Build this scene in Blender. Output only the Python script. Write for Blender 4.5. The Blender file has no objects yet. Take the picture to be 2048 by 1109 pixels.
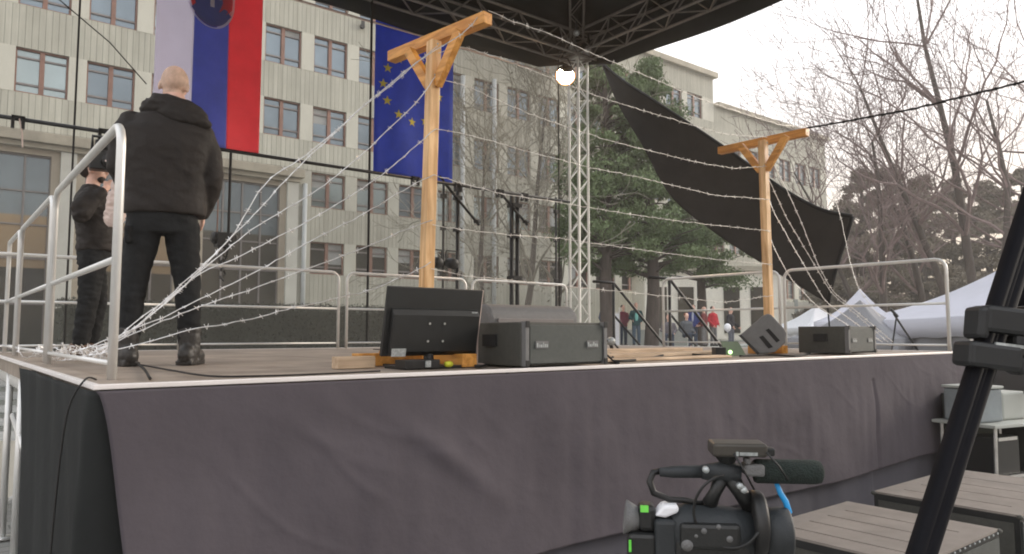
import bpy, math, random
from mathutils import Vector, Matrix, Euler, noise
SC = bpy.context.scene
COL = SC.collection
V = Vector
# ---------------------------------------------------------------- camera
CAM = V((-.50, -3.154, 1.7)); PITCH = math.atan(112/1470); HEAD = math.radians(38.5); FPX = 1470.
cd = bpy.data.cameras.new('camera'); cam = bpy.data.objects.new('camera', cd); COL.objects.link(cam)
cam.location = CAM; cam.rotation_euler = (math.pi/2 + PITCH, 0, -HEAD)
cd.sensor_width = 36; cd.lens = 36*FPX/2048; cd.clip_start = .05; cd.clip_end = 2000
SC.camera = cam
# ---------------------------------------------------------------- world, sun, exposure
SUN_EL = math.radians(18); SUN_AZ = math.radians(106)      # azimuth clockwise from +Y
w = bpy.data.worlds.new('World'); SC.world = w; w.use_nodes = True
nt = w.node_tree; nt.nodes.clear()
out = nt.nodes.new('ShaderNodeOutputWorld'); bg = nt.nodes.new('ShaderNodeBackground')
sky = nt.nodes.new('ShaderNodeTexSky'); sky.sky_type = 'NISHITA'; sky.sun_disc = False
sky.sun_elevation = SUN_EL; sky.sun_rotation = SUN_AZ; sky.air_density = 1.0; sky.dust_density = 3.0
mix = nt.nodes.new('ShaderNodeMixRGB'); mix.inputs[0].default_value = .88      # thin high overcast over the clear sky
geo = nt.nodes.new('ShaderNodeTexCoord'); sep = nt.nodes.new('ShaderNodeSeparateXYZ')
rmp = nt.nodes.new('ShaderNodeValToRGB')
rmp.color_ramp.elements[0].position = 0.0; rmp.color_ramp.elements[0].color = (.50, .39, .29, 1)
rmp.color_ramp.elements[1].position = .34; rmp.color_ramp.elements[1].color = (1.05, 1.0, 1.0, 1)
e_ = rmp.color_ramp.elements.new(.11); e_.color = (.60, .50, .40, 1)
e_ = rmp.color_ramp.elements.new(.20); e_.color = (.80, .72, .67, 1)
e_ = rmp.color_ramp.elements.new(1.0); e_.color = (.84, .90, .98, 1)
scl = nt.nodes.new('ShaderNodeMixRGB'); scl.blend_type = 'MULTIPLY'; scl.inputs[0].default_value = 1; scl.inputs[2].default_value = (11.5, 11.6, 11.6, 1)
nt.links.new(geo.outputs['Generated'], sep.inputs[0]); nt.links.new(sep.outputs['Z'], rmp.inputs[0])
nt.links.new(rmp.outputs[0], scl.inputs[1])
nt.links.new(sky.outputs[0], mix.inputs[1]); nt.links.new(scl.outputs[0], mix.inputs[2])
nt.links.new(mix.outputs[0], bg.inputs[0]); bg.inputs[1].default_value = .10
nt.links.new(bg.outputs[0], out.inputs[0])
sd = bpy.data.lights.new('sun', 'SUN'); sun = bpy.data.objects.new('sun', sd); COL.objects.link(sun)
sd.energy = 1.5; sd.angle = math.radians(14); sd.color = (1, .90, .78)
sdir = V((math.sin(SUN_AZ)*math.cos(SUN_EL), math.cos(SUN_AZ)*math.cos(SUN_EL), math.sin(SUN_EL)))
sun.rotation_euler = (-sdir).to_track_quat('-Z', 'Y').to_euler()
SC.view_settings.view_transform = 'Standard'; SC.view_settings.look = 'None'
SC.view_settings.exposure = .75; SC.view_settings.gamma = 1
SC.cycles.pixel_filter_type = 'BLACKMAN_HARRIS'; SC.cycles.filter_width = 1.9
# ---------------------------------------------------------------- sight lines: pixel of the 2048 px photo -> world point on a real plane
_c, _s = math.cos(PITCH), math.sin(PITCH)
def ray(px, py):
    r = (px-1024)/FPX; u = (554-py)/FPX; Y = _c-u*_s; Z = _s+u*_c
    return V((r*math.cos(HEAD)+Y*math.sin(HEAD), -r*math.sin(HEAD)+Y*math.cos(HEAD), Z))
def onz(px, py, z): d = ray(px, py); return CAM + d*((z-CAM.z)/d.z)
def ony(px, py, y): d = ray(px, py); return CAM + d*((y-CAM.y)/d.y)
def onx(px, py, x): d = ray(px, py); return CAM + d*((x-CAM.x)/d.x)
def atd(px, py, D): return CAM + ray(px, py)*D
def onplane(px, py, A, n): d = ray(px, py); return CAM + d*((A-CAM).dot(n)/d.dot(n))
# ---------------------------------------------------------------- tagging
def tag(o, label=None, cat=None, group=None, kind=None):
    if label: o['label'] = label
    if cat: o['category'] = cat
    if group: o['group'] = group
    if kind: o['kind'] = kind
    return o
def thing(name, label, cat, loc=(0, 0, 0), rz=0, group=None):
    o = bpy.data.objects.new(name, None); COL.objects.link(o)
    o.location = loc; o.rotation_euler = (0, 0, rz); o.empty_display_size = .1
    return tag(o, label, cat, group)
def copy_tree(o, parent=None):
    c = o.copy(); COL.objects.link(c)
    if parent: c.parent = parent; c.matrix_parent_inverse = o.matrix_parent_inverse.copy()
    for ch in list(o.children): copy_tree(ch, c)
    return c
# ---------------------------------------------------------------- mesh builder
class MB:
    def __init__(s): s.v = []; s.f = []; s.m = []; s.cur = 0
    def add(s, vs, fs):
        b = len(s.v); s.v += [tuple(x) for x in vs]
        for f in fs: s.f.append(tuple(b+i for i in f)); s.m.append(s.cur)
    def box(s, c, d, rot=None):
        x, y, z = d[0]/2, d[1]/2, d[2]/2
        vs = [V((i*x, j*y, k*z)) for i in (-1, 1) for j in (-1, 1) for k in (-1, 1)]
        if rot is not None: vs = [rot @ p for p in vs]
        s.add([p+V(c) for p in vs], [(0, 1, 3, 2), (4, 6, 7, 5), (0, 4, 5, 1), (2, 3, 7, 6), (0, 2, 6, 4), (1, 5, 7, 3)]); return s
    def lim(s, x0, x1, y0, y1, z0, z1): return s.box(((x0+x1)/2, (y0+y1)/2, (z0+z1)/2), (x1-x0, y1-y0, z1-z0))
    def tube(s, pts, r, n=8, cap=True, flat=None):
        pts = [V(p) for p in pts]; rr = r if isinstance(r, (list, tuple)) else [r]*len(pts)
        up = None; rings = []
        for i, p in enumerate(pts):
            t = (pts[min(i+1, len(pts)-1)] - pts[max(i-1, 0)])
            if t.length < 1e-9: t = V((0, 0, 1))
            t.normalize()
            if up is None:
                up = V((0, 0, 1)) if abs(t.z) < .9 else V((1, 0, 0))
            a = up.cross(t)
            if a.length < 1e-6: a = V((0, 1, 0)).cross(t)
            a.normalize(); b = t.cross(a); up = b
            ky = flat or 1
            rings.append([p + a*math.cos(2*math.pi*k/n)*rr[i] + b*math.sin(2*math.pi*k/n)*rr[i]*ky for k in range(n)])
        vs = [q for g in rings for q in g]; fs = []
        for i in range(len(pts)-1):
            for k in range(n): fs.append((i*n+k, i*n+(k+1) % n, (i+1)*n+(k+1) % n, (i+1)*n+k))
        if cap: fs.append(tuple(range(n-1, -1, -1))); fs.append(tuple((len(pts)-1)*n+k for k in range(n)))
        s.add(vs, fs); return s
    def bar(s, a, b, w, h=None):
        a, b = V(a), V(b); h = h or w; t = (b-a); L = t.length
        q = t.to_track_quat('X', 'Z').to_matrix(); return s.box((a+b)/2, (L, w, h), q)
    def ell(s, c, r, nu=12, nv=8, rot=None):
        vs = []; fs = []; c = V(c)
        for j in range(1, nv):
            th = math.pi*j/nv
            for i in range(nu):
                ph = 2*math.pi*i/nu; p = V((r[0]*math.sin(th)*math.cos(ph), r[1]*math.sin(th)*math.sin(ph), r[2]*math.cos(th)))
                vs.append(c + (rot @ p if rot is not None else p))
        T = len(vs); top = V((0, 0, r[2])); vs.append(c+(rot @ top if rot is not None else top)); vs.append(c-(rot @ top if rot is not None else top))
        for j in range(nv-2):
            for i in range(nu): fs.append((j*nu+i, (j+1)*nu+i, (j+1)*nu+(i+1) % nu, j*nu+(i+1) % nu))
        for i in range(nu): fs.append((T, i, (i+1) % nu)); fs.append((T+1, (nv-2)*nu+(i+1) % nu, (nv-2)*nu+i))
        s.add(vs, fs); return s
    def prism(s, poly, d):                       # poly: 3d points, d: extrusion vector
        n = len(poly); d = V(d); a = [V(p) for p in poly]
        s.add(a+[p+d for p in a], [tuple(range(n-1, -1, -1)), tuple(range(n, 2*n))]+[(i, (i+1) % n, n+(i+1) % n, n+i) for i in range(n)]); return s
    def grid(s, fn, nu, nv):
        vs = [fn(i/nu, j/nv) for j in range(nv+1) for i in range(nu+1)]
        s.add(vs, [(j*(nu+1)+i, j*(nu+1)+i+1, (j+1)*(nu+1)+i+1, (j+1)*(nu+1)+i) for j in range(nv) for i in range(nu)]); return s
    def lathe(s, p0, axis, prof, n=20):          # prof: (distance along axis, radius)
        ax = V(axis).normalized(); return s.tube([V(p0)+ax*d for d, r in prof], [r for d, r in prof], n)
    def build(s, name, mats, parent=None, smooth=False, bevel=0, world=False, thick=0):
        me = bpy.data.meshes.new(name); vs = s.v
        if world and parent is not None:
            inv = (Matrix.Translation(parent.location) @ parent.rotation_euler.to_matrix().to_4x4()).inverted()
            vs = [tuple(inv @ V(p)) for p in vs]
        me.from_pydata(vs, [], s.f)
        if not isinstance(mats, (list, tuple)): mats = [mats]
        for m in mats: me.materials.append(m)
        me.polygons.foreach_set('material_index', s.m)
        if smooth: me.polygons.foreach_set('use_smooth', [True]*len(s.f))
        me.update(); me.validate()
        o = bpy.data.objects.new(name, me); COL.objects.link(o)
        if parent is not None: o.parent = parent
        if thick:
            md = o.modifiers.new('solid', 'SOLIDIFY'); md.thickness = thick; md.offset = 0
        if bevel:
            md = o.modifiers.new('bevel', 'BEVEL'); md.width = bevel; md.segments = 2; md.limit_method = 'ANGLE'; md.angle_limit = math.radians(40)
        return o
# ---------------------------------------------------------------- materials
def mat(name, c, rough=.6, metal=0, var=.12, scale=4, bump=0, bscale=40, c2=None, spec=.5, stretch=(1, 1, 1), trans=0, det=5):
    m = bpy.data.materials.new(name); m.use_nodes = True; t = m.node_tree; N = t.nodes; L = t.links
    b = N['Principled BSDF']; b.inputs['Roughness'].default_value = rough; b.inputs['Metallic'].default_value = metal
    b.inputs['Specular IOR Level'].default_value = spec
    tc = N.new('ShaderNodeTexCoord'); mp = N.new('ShaderNodeMapping'); mp.inputs['Scale'].default_value = stretch
    L.new(tc.outputs['Object'], mp.inputs[0])
    nz = N.new('ShaderNodeTexNoise'); nz.inputs['Scale'].default_value = scale; nz.inputs['Detail'].default_value = det; nz.inputs['Roughness'].default_value = .65
    L.new(mp.outputs[0], nz.inputs[0])
    r = N.new('ShaderNodeValToRGB'); r.color_ramp.elements[0].position = .3; r.color_ramp.elements[1].position = .7
    d = c2 or tuple(min(1, x*(1+var)) for x in c); lo = tuple(x*(1-var) for x in c) if not c2 else c
    r.color_ramp.elements[0].color = (*lo, 1); r.color_ramp.elements[1].color = (*d, 1)
    L.new(nz.outputs[0], r.inputs[0]); L.new(r.outputs[0], b.inputs['Base Color'])
    if bump:
        n2 = N.new('ShaderNodeTexNoise'); n2.inputs['Scale'].default_value = bscale; n2.inputs['Detail'].default_value = 4
        L.new(mp.outputs[0], n2.inputs[0]); bp = N.new('ShaderNodeBump'); bp.inputs['Strength'].default_value = bump; bp.inputs['Distance'].default_value = .02
        L.new(n2.outputs[0], bp.inputs['Height']); L.new(bp.outputs[0], b.inputs['Normal'])
    if trans:
        tr = N.new('ShaderNodeBsdfTranslucent'); L.new(r.outputs[0], tr.inputs[0]); mx = N.new('ShaderNodeMixShader'); mx.inputs[0].default_value = trans
        L.new(b.outputs[0], mx.inputs[1]); L.new(tr.outputs[0], mx.inputs[2]); L.new(mx.outputs[0], N['Material Output'].inputs[0])
    return m
def see_through(name, c, alpha, rough=.8):
    m = bpy.data.materials.new(name); m.use_nodes = True; t = m.node_tree; N = t.nodes; L = t.links
    b = N['Principled BSDF']; b.inputs['Base Color'].default_value = (*c, 1); b.inputs['Roughness'].default_value = rough
    tr = N.new('ShaderNodeBsdfTransparent'); mx = N.new('ShaderNodeMixShader'); mx.inputs[0].default_value = alpha
    L.new(tr.outputs[0], mx.inputs[1]); L.new(b.outputs[0], mx.inputs[2]); L.new(mx.outputs[0], N['Material Output'].inputs[0])
    return m
def emit(name, c, s):
    m = bpy.data.materials.new(name); m.use_nodes = True; t = m.node_tree; t.nodes.remove(t.nodes['Principled BSDF'])
    e = t.nodes.new('ShaderNodeEmission'); e.inputs[0].default_value = (*c, 1); e.inputs[1].default_value = s
    t.links.new(e.outputs[0], t.nodes['Material Output'].inputs[0]); return m
M = {}
M['alu'] = mat('brushed_aluminium', (.62, .62, .60), .38, .85, .12, 12, .1, 60)
M['galv'] = mat('galvanised_steel', (.74, .74, .72), .40, .4, .06, 5, .0, 60)
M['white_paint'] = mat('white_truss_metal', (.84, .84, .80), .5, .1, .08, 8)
M['wire'] = mat('barbed_steel', (.88, .86, .84), .35, .55, .2, 30)
M['wire_dull'] = mat('dull_barbed_steel', (.66, .64, .61), .45, .4, .3, 20)
M['dark_metal'] = mat('black_painted_metal', (.022, .022, .022), .45, .3, .3, 15)
M['cord'] = mat('black_cord', (.015, .014, .013), .8, 0, .3, 30)
M['black_plastic'] = mat('black_plastic', (.015, .016, .016), .42, 0, .2, 9, .08, 200)
M['grey_box'] = mat('speckled_speaker_paint', (.060, .060, .052), .65, 0, .15, 30, .35, 260)
M['grey_box2'] = mat('grey_speaker_grille', (.072, .080, .075), .6, .2, .12, 40, .5, 420)
M['wedge'] = mat('grey_wedge_paint', (.15, .15, .15), .6, 0, .1, 30, .3, 260)
M['badge'] = mat('badge_silver', (.42, .45, .45), .35, .3, .4, 60)
M['roof_in'] = mat('dark_roof_fabric', (.016, .019, .018), .85, 0, .3, 1.5, .3, 4)
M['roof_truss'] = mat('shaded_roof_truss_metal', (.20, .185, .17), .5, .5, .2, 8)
M['tarp'] = mat('charcoal_mesh_tarp', (.030, .028, .026), .8, 0, .2, 2, .4, 5)
M['seam'] = mat('tarp_seam_webbing', (.008, .008, .008), .8)
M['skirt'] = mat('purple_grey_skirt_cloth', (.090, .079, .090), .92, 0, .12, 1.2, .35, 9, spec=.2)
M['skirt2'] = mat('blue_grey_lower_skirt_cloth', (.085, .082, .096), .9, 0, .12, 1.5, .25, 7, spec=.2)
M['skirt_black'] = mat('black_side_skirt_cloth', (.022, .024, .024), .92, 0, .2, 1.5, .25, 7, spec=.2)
M['skin'] = mat('skin', (.74, .46, .36), .5, 0, .12, 14, .1, 90)
M['scalp'] = mat('shaved_scalp_stubble', (.60, .41, .31), .6, 0, .25, 18, .15, 300)
M['jacket'] = mat('dark_brown_black_softshell', (.024, .020, .018), .72, 0, .2, 6, .25, 25, spec=.3)
M['trousers'] = mat('black_cotton_trousers', (.017, .018, .019), .85, 0, .25, 6, .3, 30, spec=.2)
M['boot'] = mat('dark_leather_boots', (.028, .026, .024), .5, 0, .25, 20, .2, 60)
M['boot_brown'] = mat('brown_leather_boots', (.13, .07, .04), .55, 0, .25, 20)
M['hair'] = mat('dark_hair', (.03, .02, .015), .7, 0, .3, 40)
M['pale_cloth'] = mat('pale_pink_white_cloth', (.62, .50, .45), .85, 0, .12, 8, .3, 20)
M['flag_white'] = mat('white_flag_cloth', (.90, .86, .95), .8, 0, .03, 3, .1, 12, trans=.65)
M['flag_blue'] = mat('blue_flag_cloth', (.21, .245, .62), .8, 0, .08, 3, .1, 12, trans=.65)
M['flag_red'] = mat('red_flag_cloth', (.92, .17, .20), .8, 0, .06, 3, .1, 12, trans=.65)
M['eu_blue'] = mat('deep_blue_flag_cloth', (.10, .165, .62), .8, 0, .1, 3, .1, 12, trans=.6)
M['gold'] = mat('yellow_star_cloth', (.85, .72, .12), .8, 0, .06, 3, trans=.3)
M['frame'] = mat('red_brown_window_wood', (.20, .105, .075), .6, 0, .2, 3)
M['sash'] = mat('grey_sash_bars', (.17, .155, .15), .5, 0, .2, 3)
M['reveal'] = mat('dark_window_reveal', (.10, .095, .085), .7)
M['blind'] = mat('pale_roller_blind', (.30, .31, .30), .7, 0, .1, 2)
M['trim'] = mat('bright_aluminium_edge', (.86, .82, .80), .4, .15, .06, 3)
M['tripod'] = mat('matt_black_tube', (.006, .006, .008), .75, 0, .15, 10, spec=.12)
M['pier'] = mat('smooth_beige_render', (.47, .465, .40), .85, 0, .10, .8, .15, 8, stretch=(1, 1, .3))
M['cornice'] = mat('weathered_stone_cornice', (.37, .34, .27), .85, 0, .2, 1.2, .2, 8)
M['portal'] = mat('warm_tan_surround', (.36, .315, .245), .8, 0, .12, 1.2)
M['column'] = mat('pale_stone_pilaster', (.50, .50, .45), .75, 0, .1, 1.0)
M['pipe'] = mat('pale_downpipe_paint', (.50, .53, .53), .5, 0, .1, 2)
M['pavilion'] = mat('cream_pavilion_render', (.74, .71, .62), .8, 0, .1, 1)
M['concrete'] = mat('light_concrete', (.42, .44, .41), .85, 0, .12, 1.5, .1, 12)
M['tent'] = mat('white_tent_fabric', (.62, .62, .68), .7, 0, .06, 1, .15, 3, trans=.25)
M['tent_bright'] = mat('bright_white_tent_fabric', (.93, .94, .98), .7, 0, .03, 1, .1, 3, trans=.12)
M['tent_grey'] = mat('shaded_grey_tent_fabric', (.20, .20, .21), .75, 0, .12, 1.2, .15, 3)  # shade on the slope and below the eaves put into this grey
M['bark'] = mat('bark', (.085, .070, .060), .9, 0, .3, 6, .5, 20, stretch=(1, 1, .25))
M['bark_thin'] = mat('backlit_pinkish_twigs', (.22, .165, .155), .9, 0, .25, 3)  # pale pinkish backlight put into the twig colour
M['needle'] = mat('pine_needles', (.08, .12, .05), .8, 0, .55, .9, c2=(.21, .27, .14), spec=.2)
M['leaf_dry'] = mat('dull_olive_brown_foliage', (.13, .115, .085), .9, 0, .3, .8, c2=(.24, .21, .16), spec=.1)
M['twigfog'] = mat('grey_brown_twigs', (.24, .225, .18), .9, 0, .3, 1.2, c2=(.36, .34, .28), spec=.1)
M['hedge'] = mat('dark_clipped_hedge', (.050, .054, .044), .9, 0, .3, 1.5, c2=(.07, .075, .06), spec=.1)
M['varn'] = None
def wood_mat(name, c1, c2, stretch, rough=.45, sc=3):
    m = bpy.data.materials.new(name); m.use_nodes = True; t = m.node_tree; N = t.nodes; L = t.links; b = N['Principled BSDF']
    tc = N.new('ShaderNodeTexCoord'); mp = N.new('ShaderNodeMapping'); mp.inputs['Scale'].default_value = stretch
    nz = N.new('ShaderNodeTexNoise'); nz.inputs['Scale'].default_value = sc; nz.inputs['Detail'].default_value = 6; nz.inputs['Distortion'].default_value = .6
    r = N.new('ShaderNodeValToRGB'); r.color_ramp.elements[0].position = .35; r.color_ramp.elements[1].position = .62
    r.color_ramp.elements[0].color = (*c1, 1); r.color_ramp.elements[1].color = (*c2, 1)
    L.new(tc.outputs['Object'], mp.inputs[0]); L.new(mp.outputs[0], nz.inputs[0]); L.new(nz.outputs[0], r.inputs[0])
    m2 = N.new('ShaderNodeMapping'); m2.inputs['Scale'].default_value = tuple(4.5 if q > 5 else 2.6 for q in stretch); L.new(tc.outputs['Object'], m2.inputs[0])
    vo = N.new('ShaderNodeTexVoronoi'); vo.inputs['Scale'].default_value = 1.0; L.new(m2.outputs[0], vo.inputs[0])
    k1 = N.new('ShaderNodeMapRange'); k1.inputs[1].default_value = .05; k1.inputs[2].default_value = .16; k1.inputs[3].default_value = .35; k1.inputs[4].default_value = 1; L.new(vo.outputs['Distance'], k1.inputs[0])
    n4 = N.new('ShaderNodeTexNoise'); n4.inputs['Scale'].default_value = 1.6; n4.inputs['Detail'].default_value = 5; L.new(tc.outputs['Object'], n4.inputs[0])
    k2 = N.new('ShaderNodeMapRange'); k2.inputs[1].default_value = .35; k2.inputs[2].default_value = .65; k2.inputs[3].default_value = .78; k2.inputs[4].default_value = 1.12; L.new(n4.outputs[0], k2.inputs[0])
    mu = N.new('ShaderNodeMath'); mu.operation = 'MULTIPLY'; L.new(k1.outputs[0], mu.inputs[0]); L.new(k2.outputs[0], mu.inputs[1])
    vm = N.new('ShaderNodeVectorMath'); vm.operation = 'SCALE'; L.new(r.outputs[0], vm.inputs[0]); L.new(mu.outputs[0], vm.inputs['Scale']); L.new(vm.outputs[0], b.inputs['Base Color'])
    b.inputs['Roughness'].default_value = rough
    bp = N.new('ShaderNodeBump'); bp.inputs['Strength'].default_value = .2; bp.inputs['Distance'].default_value = .004; L.new(nz.outputs[0], bp.inputs['Height']); L.new(bp.outputs[0], b.inputs['Normal'])
    return m
M['pine_v'] = wood_mat('varnished_pine_upright', (.60, .33, .13), (.90, .60, .31), (9, 9, .8))
M['pine_h'] = wood_mat('varnished_pine_beam', (.50, .20, .03), (.78, .38, .09), (9, .8, 9))
M['ply'] = wood_mat('raw_plywood', (.48, .34, .22), (.70, .54, .38), (.8, 9, 9), .7)
# ribbed concrete with vertical board marks and rain streaks
def ribbed():
    m = bpy.data.materials.new('ribbed_concrete_cladding'); m.use_nodes = True; t = m.node_tree; N = t.nodes; L = t.links; b = N['Principled BSDF']
    tc = N.new('ShaderNodeTexCoord'); sx = N.new('ShaderNodeSeparateXYZ'); L.new(tc.outputs['Object'], sx.inputs[0])
    mm = N.new('ShaderNodeMath'); mm.operation = 'MULTIPLY'; mm.inputs[1].default_value = 1/.24; L.new(sx.outputs['X'], mm.inputs[0])
    fr = N.new('ShaderNodeMath'); fr.operation = 'FRACT'; L.new(mm.outputs[0], fr.inputs[0])
    gt = N.new('ShaderNodeMapRange'); gt.inputs[1].default_value = .0; gt.inputs[2].default_value = .14; L.new(fr.outputs[0], gt.inputs[0])
    mp = N.new('ShaderNodeMapping'); mp.inputs['Scale'].default_value = (4, 4, .22); L.new(tc.outputs['Object'], mp.inputs[0])
    nz = N.new('ShaderNodeTexNoise'); nz.inputs['Scale'].default_value = 1.0; nz.inputs['Detail'].default_value = 7; L.new(mp.outputs[0], nz.inputs[0])
    r = N.new('ShaderNodeValToRGB'); r.color_ramp.elements[0].position = .3; r.color_ramp.elements[1].position = .7
    r.color_ramp.elements[0].color = (.34, .335, .28, 1); r.color_ramp.elements[1].color = (.47, .465, .395, 1); L.new(nz.outputs[0], r.inputs[0])
    n3 = N.new('ShaderNodeTexNoise'); n3.inputs['Scale'].default_value = .22; n3.inputs['Detail'].default_value = 9; n3.inputs['Roughness'].default_value = .7; L.new(tc.outputs['Object'], n3.inputs[0])
    r3 = N.new('ShaderNodeMapRange'); r3.inputs[1].default_value = .3; r3.inputs[2].default_value = .7; r3.inputs[3].default_value = .78; r3.inputs[4].default_value = 1.08; L.new(n3.outputs[0], r3.inputs[0])
    m3 = N.new('ShaderNodeVectorMath'); m3.operation = 'SCALE'; L.new(r.outputs[0], m3.inputs[0]); L.new(r3.outputs[0], m3.inputs['Scale'])
    mx = N.new('ShaderNodeMixRGB'); mx.blend_type = 'MULTIPLY'; mx.inputs[2].default_value = (.72, .72, .70, 1)
    inv = N.new('ShaderNodeMath'); inv.operation = 'SUBTRACT'; inv.inputs[0].default_value = 1; L.new(gt.outputs[0], inv.inputs[1]); L.new(inv.outputs[0], mx.inputs[0])
    L.new(m3.outputs[0], mx.inputs[1]); L.new(mx.outputs[0], b.inputs['Base Color']); b.inputs['Roughness'].default_value = .9
    bp = N.new('ShaderNodeBump'); bp.inputs['Strength'].default_value = .5; bp.inputs['Distance'].default_value = .04; L.new(gt.outputs[0], bp.inputs['Height']); L.new(bp.outputs[0], b.inputs['Normal'])
    return m
M['ribbed'] = ribbed()
def glass(name, c, rough=.08):
    m = mat(name, c, rough, .55, .18, .35, .25, .6, spec=.8); return m
M['glass'] = glass('blue_grey_window_glass', (.16, .205, .235))
M['glass_dark'] = glass('dark_lower_window_glass', (.075, .075, .065), .12)
M['glass_warm'] = glass('window_glass_with_warm_reflection_tint', (.30, .225, .135), .25)  # reflection of the warm building opposite is tinted into this glass
M['curtain'] = glass('glass_over_pale_curtain', (.30, .37, .38), .15)
def deck_mat():
    m = bpy.data.materials.new('worn_brown_deck_ply'); m.use_nodes = True; t = m.node_tree; N = t.nodes; L = t.links; b = N['Principled BSDF']
    tc = N.new('ShaderNodeTexCoord')
    nz = N.new('ShaderNodeTexNoise'); nz.inputs['Scale'].default_value = 2.5; nz.inputs['Detail'].default_value = 8; nz.inputs['Roughness'].default_value = .7; L.new(tc.outputs['Object'], nz.inputs[0])
    r = N.new('ShaderNodeValToRGB'); r.color_ramp.elements[0].position = .3; r.color_ramp.elements[1].position = .75
    r.color_ramp.elements[0].color = (.21, .17, .135, 1); r.color_ramp.elements[1].color = (.48, .40, .33, 1); L.new(nz.outputs[0], r.inputs[0])
    bk = N.new('ShaderNodeTexBrick'); bk.inputs['Scale'].default_value = 1; bk.inputs['Brick Width'].default_value = 2; bk.inputs['Row Height'].default_value = 1; bk.inputs['Mortar Size'].default_value = .012; bk.offset = 0
    bk.inputs['Color1'].default_value = (1, 1, 1, 1); bk.inputs['Color2'].default_value = (.86, .86, .86, 1); bk.inputs['Mortar'].default_value = (.25, .25, .25, 1)
    L.new(tc.outputs['Object'], bk.inputs[0]); mx = N.new('ShaderNodeMixRGB'); mx.blend_type = 'MULTIPLY'; mx.inputs[0].default_value = 1
    L.new(r.outputs[0], mx.inputs[1]); L.new(bk.outputs[0], mx.inputs[2]); L.new(mx.outputs[0], b.inputs['Base Color']); b.inputs['Roughness'].default_value = .55
    return m
M['deck'] = deck_mat()
def paving():
    m = bpy.data.materials.new('grey_paving'); m.use_nodes = True; t = m.node_tree; N = t.nodes; L = t.links; b = N['Principled BSDF']
    tc = N.new('ShaderNodeTexCoord'); bk = N.new('ShaderNodeTexBrick'); bk.inputs['Scale'].default_value = 1.6
    bk.inputs['Color1'].default_value = (.23, .23, .215, 1); bk.inputs['Color2'].default_value = (.29, .285, .265, 1); bk.inputs['Mortar'].default_value = (.12, .12, .11, 1); bk.inputs['Mortar Size'].default_value = .012
    nz = N.new('ShaderNodeTexNoise'); nz.inputs['Scale'].default_value = .8; nz.inputs['Detail'].default_value = 8
    L.new(tc.outputs['Object'], bk.inputs[0]); L.new(tc.outputs['Object'], nz.inputs[0]); mx = N.new('ShaderNodeMixRGB'); mx.blend_type = 'OVERLAY'; mx.inputs[0].default_value = .6
    L.new(bk.outputs[0], mx.inputs[1]); L.new(nz.outputs[0], mx.inputs[2]); L.new(mx.outputs[0], b.inputs['Base Color']); b.inputs['Roughness'].default_value = .85
    return m
M['paving'] = paving()
# ================================================================ GROUND
tag(MB().grid(lambda u, v: ((u-.5)*1200, (v-.4)*1200, 0), 4, 4).build('ground', M['paving']), kind='structure')
tb = MB().lim(11, 75, 16.2, 32.4, -.2, 1.15); tag(tb.build('terrace', M['concrete'], bevel=.02), kind='structure')
# ================================================================ OFFICE BUILDING  (facade plane y = 33)
FY = 33.
bld = thing('office_building', 'long beige ribbed concrete office block with rows of brown-framed windows', 'building', (0, FY, 0))
XL, XS, XR = -14., 49.5, 67.2; PIT = 2.6; X0 = 1.88; WW = 1.92
rows = [(4.75, 6.45), (8.25, 10.1), (11.7, 13.62), (15.45, 17.45), (19.0, 20.9)]
def cols(a, b): return [X0+PIT*k for k in range(-20, 40) if a <= X0+PIT*k and X0+PIT*k+WW <= b]
LOB = 14.1                                    # right end of the tall lobby windows
ww = MB()                                     # ribbed wall: spandrels between window rows
def wallpiece(x0, x1, z0, z1, th=.3): ww.lim(x0, x1, 0, th, z0, z1)
wallpiece(XL, LOB, 10.05, rows[2][0]); wallpiece(LOB, XR, 2.9, rows[0][0]); wallpiece(LOB, XR, 1.0, 2.9)
wallpiece(LOB, XR, rows[0][1], rows[1][0]); wallpiece(LOB, XR, rows[1][1], rows[2][0])
wallpiece(XL, XR, rows[2][1], rows[3][0]); wallpiece(XL, XR, rows[3][1], rows[4][0] if True else 0)
wallpiece(XL, XS, rows[4][1], 22.7)
wallpiece(XS, XR, rows[4][0], 20.35)
ww.build('ribbed_wall', M['ribbed'], bld)
pw = MB(); PIERS = []                         # smooth piers between windows
def piers(x0, x1, r):
    cs = cols(x0, x1); xs = [x0]+[q for c in cs for q in (c, c+WW)]+[x1]
    for i in range(0, len(xs), 2):
        if xs[i+1]-xs[i] > .02: pw.cur = 0; PIERS.append((xs[i], xs[i+1], r[0], r[1]))
piers(LOB, XR, rows[0]); piers(LOB, XR, rows[1]); piers(XL, XR, rows[2]); piers(XL, XR, rows[3]); piers(XL, XS, rows[4])
PIERS.sort(key=lambda q: (V((q[0], FY, q[2]))-CAM).length + (1000 if q[0] < -1 else 0))
for q in PIERS[:96]: MB().lim(q[0], q[1], -.012, .29, q[2], q[3]).build('pier', M['pier'], bld)
for q in PIERS[96:]: pw.lim(q[0], q[1], -.012, .29, q[2], q[3])
po = pw.build('pier_rows', M['pier'], bld); po['kind'] = 'stuff'
cm = MB().lim(XL, XS+.3, -.35, .3, 22.7, 23.15).lim(XS+.3, XR+.35, -.35, .3, 20.35, 20.75).lim(XL, LOB+.25, -.45, .3, 9.62, 10.05)
cm.lim(XL, LOB+.1, -.25, .3, 9.40, 9.62)
cm.build('cornice', M['cornice'], bld, bevel=.03)
MB().lim(XL, XS, .3, 16, 0.2, 22.9).lim(XS, XR, .3, 16, 0.2, 20.5).build('wall', M['pier'], bld)
pt = MB()
winfr, gl = [], []
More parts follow.
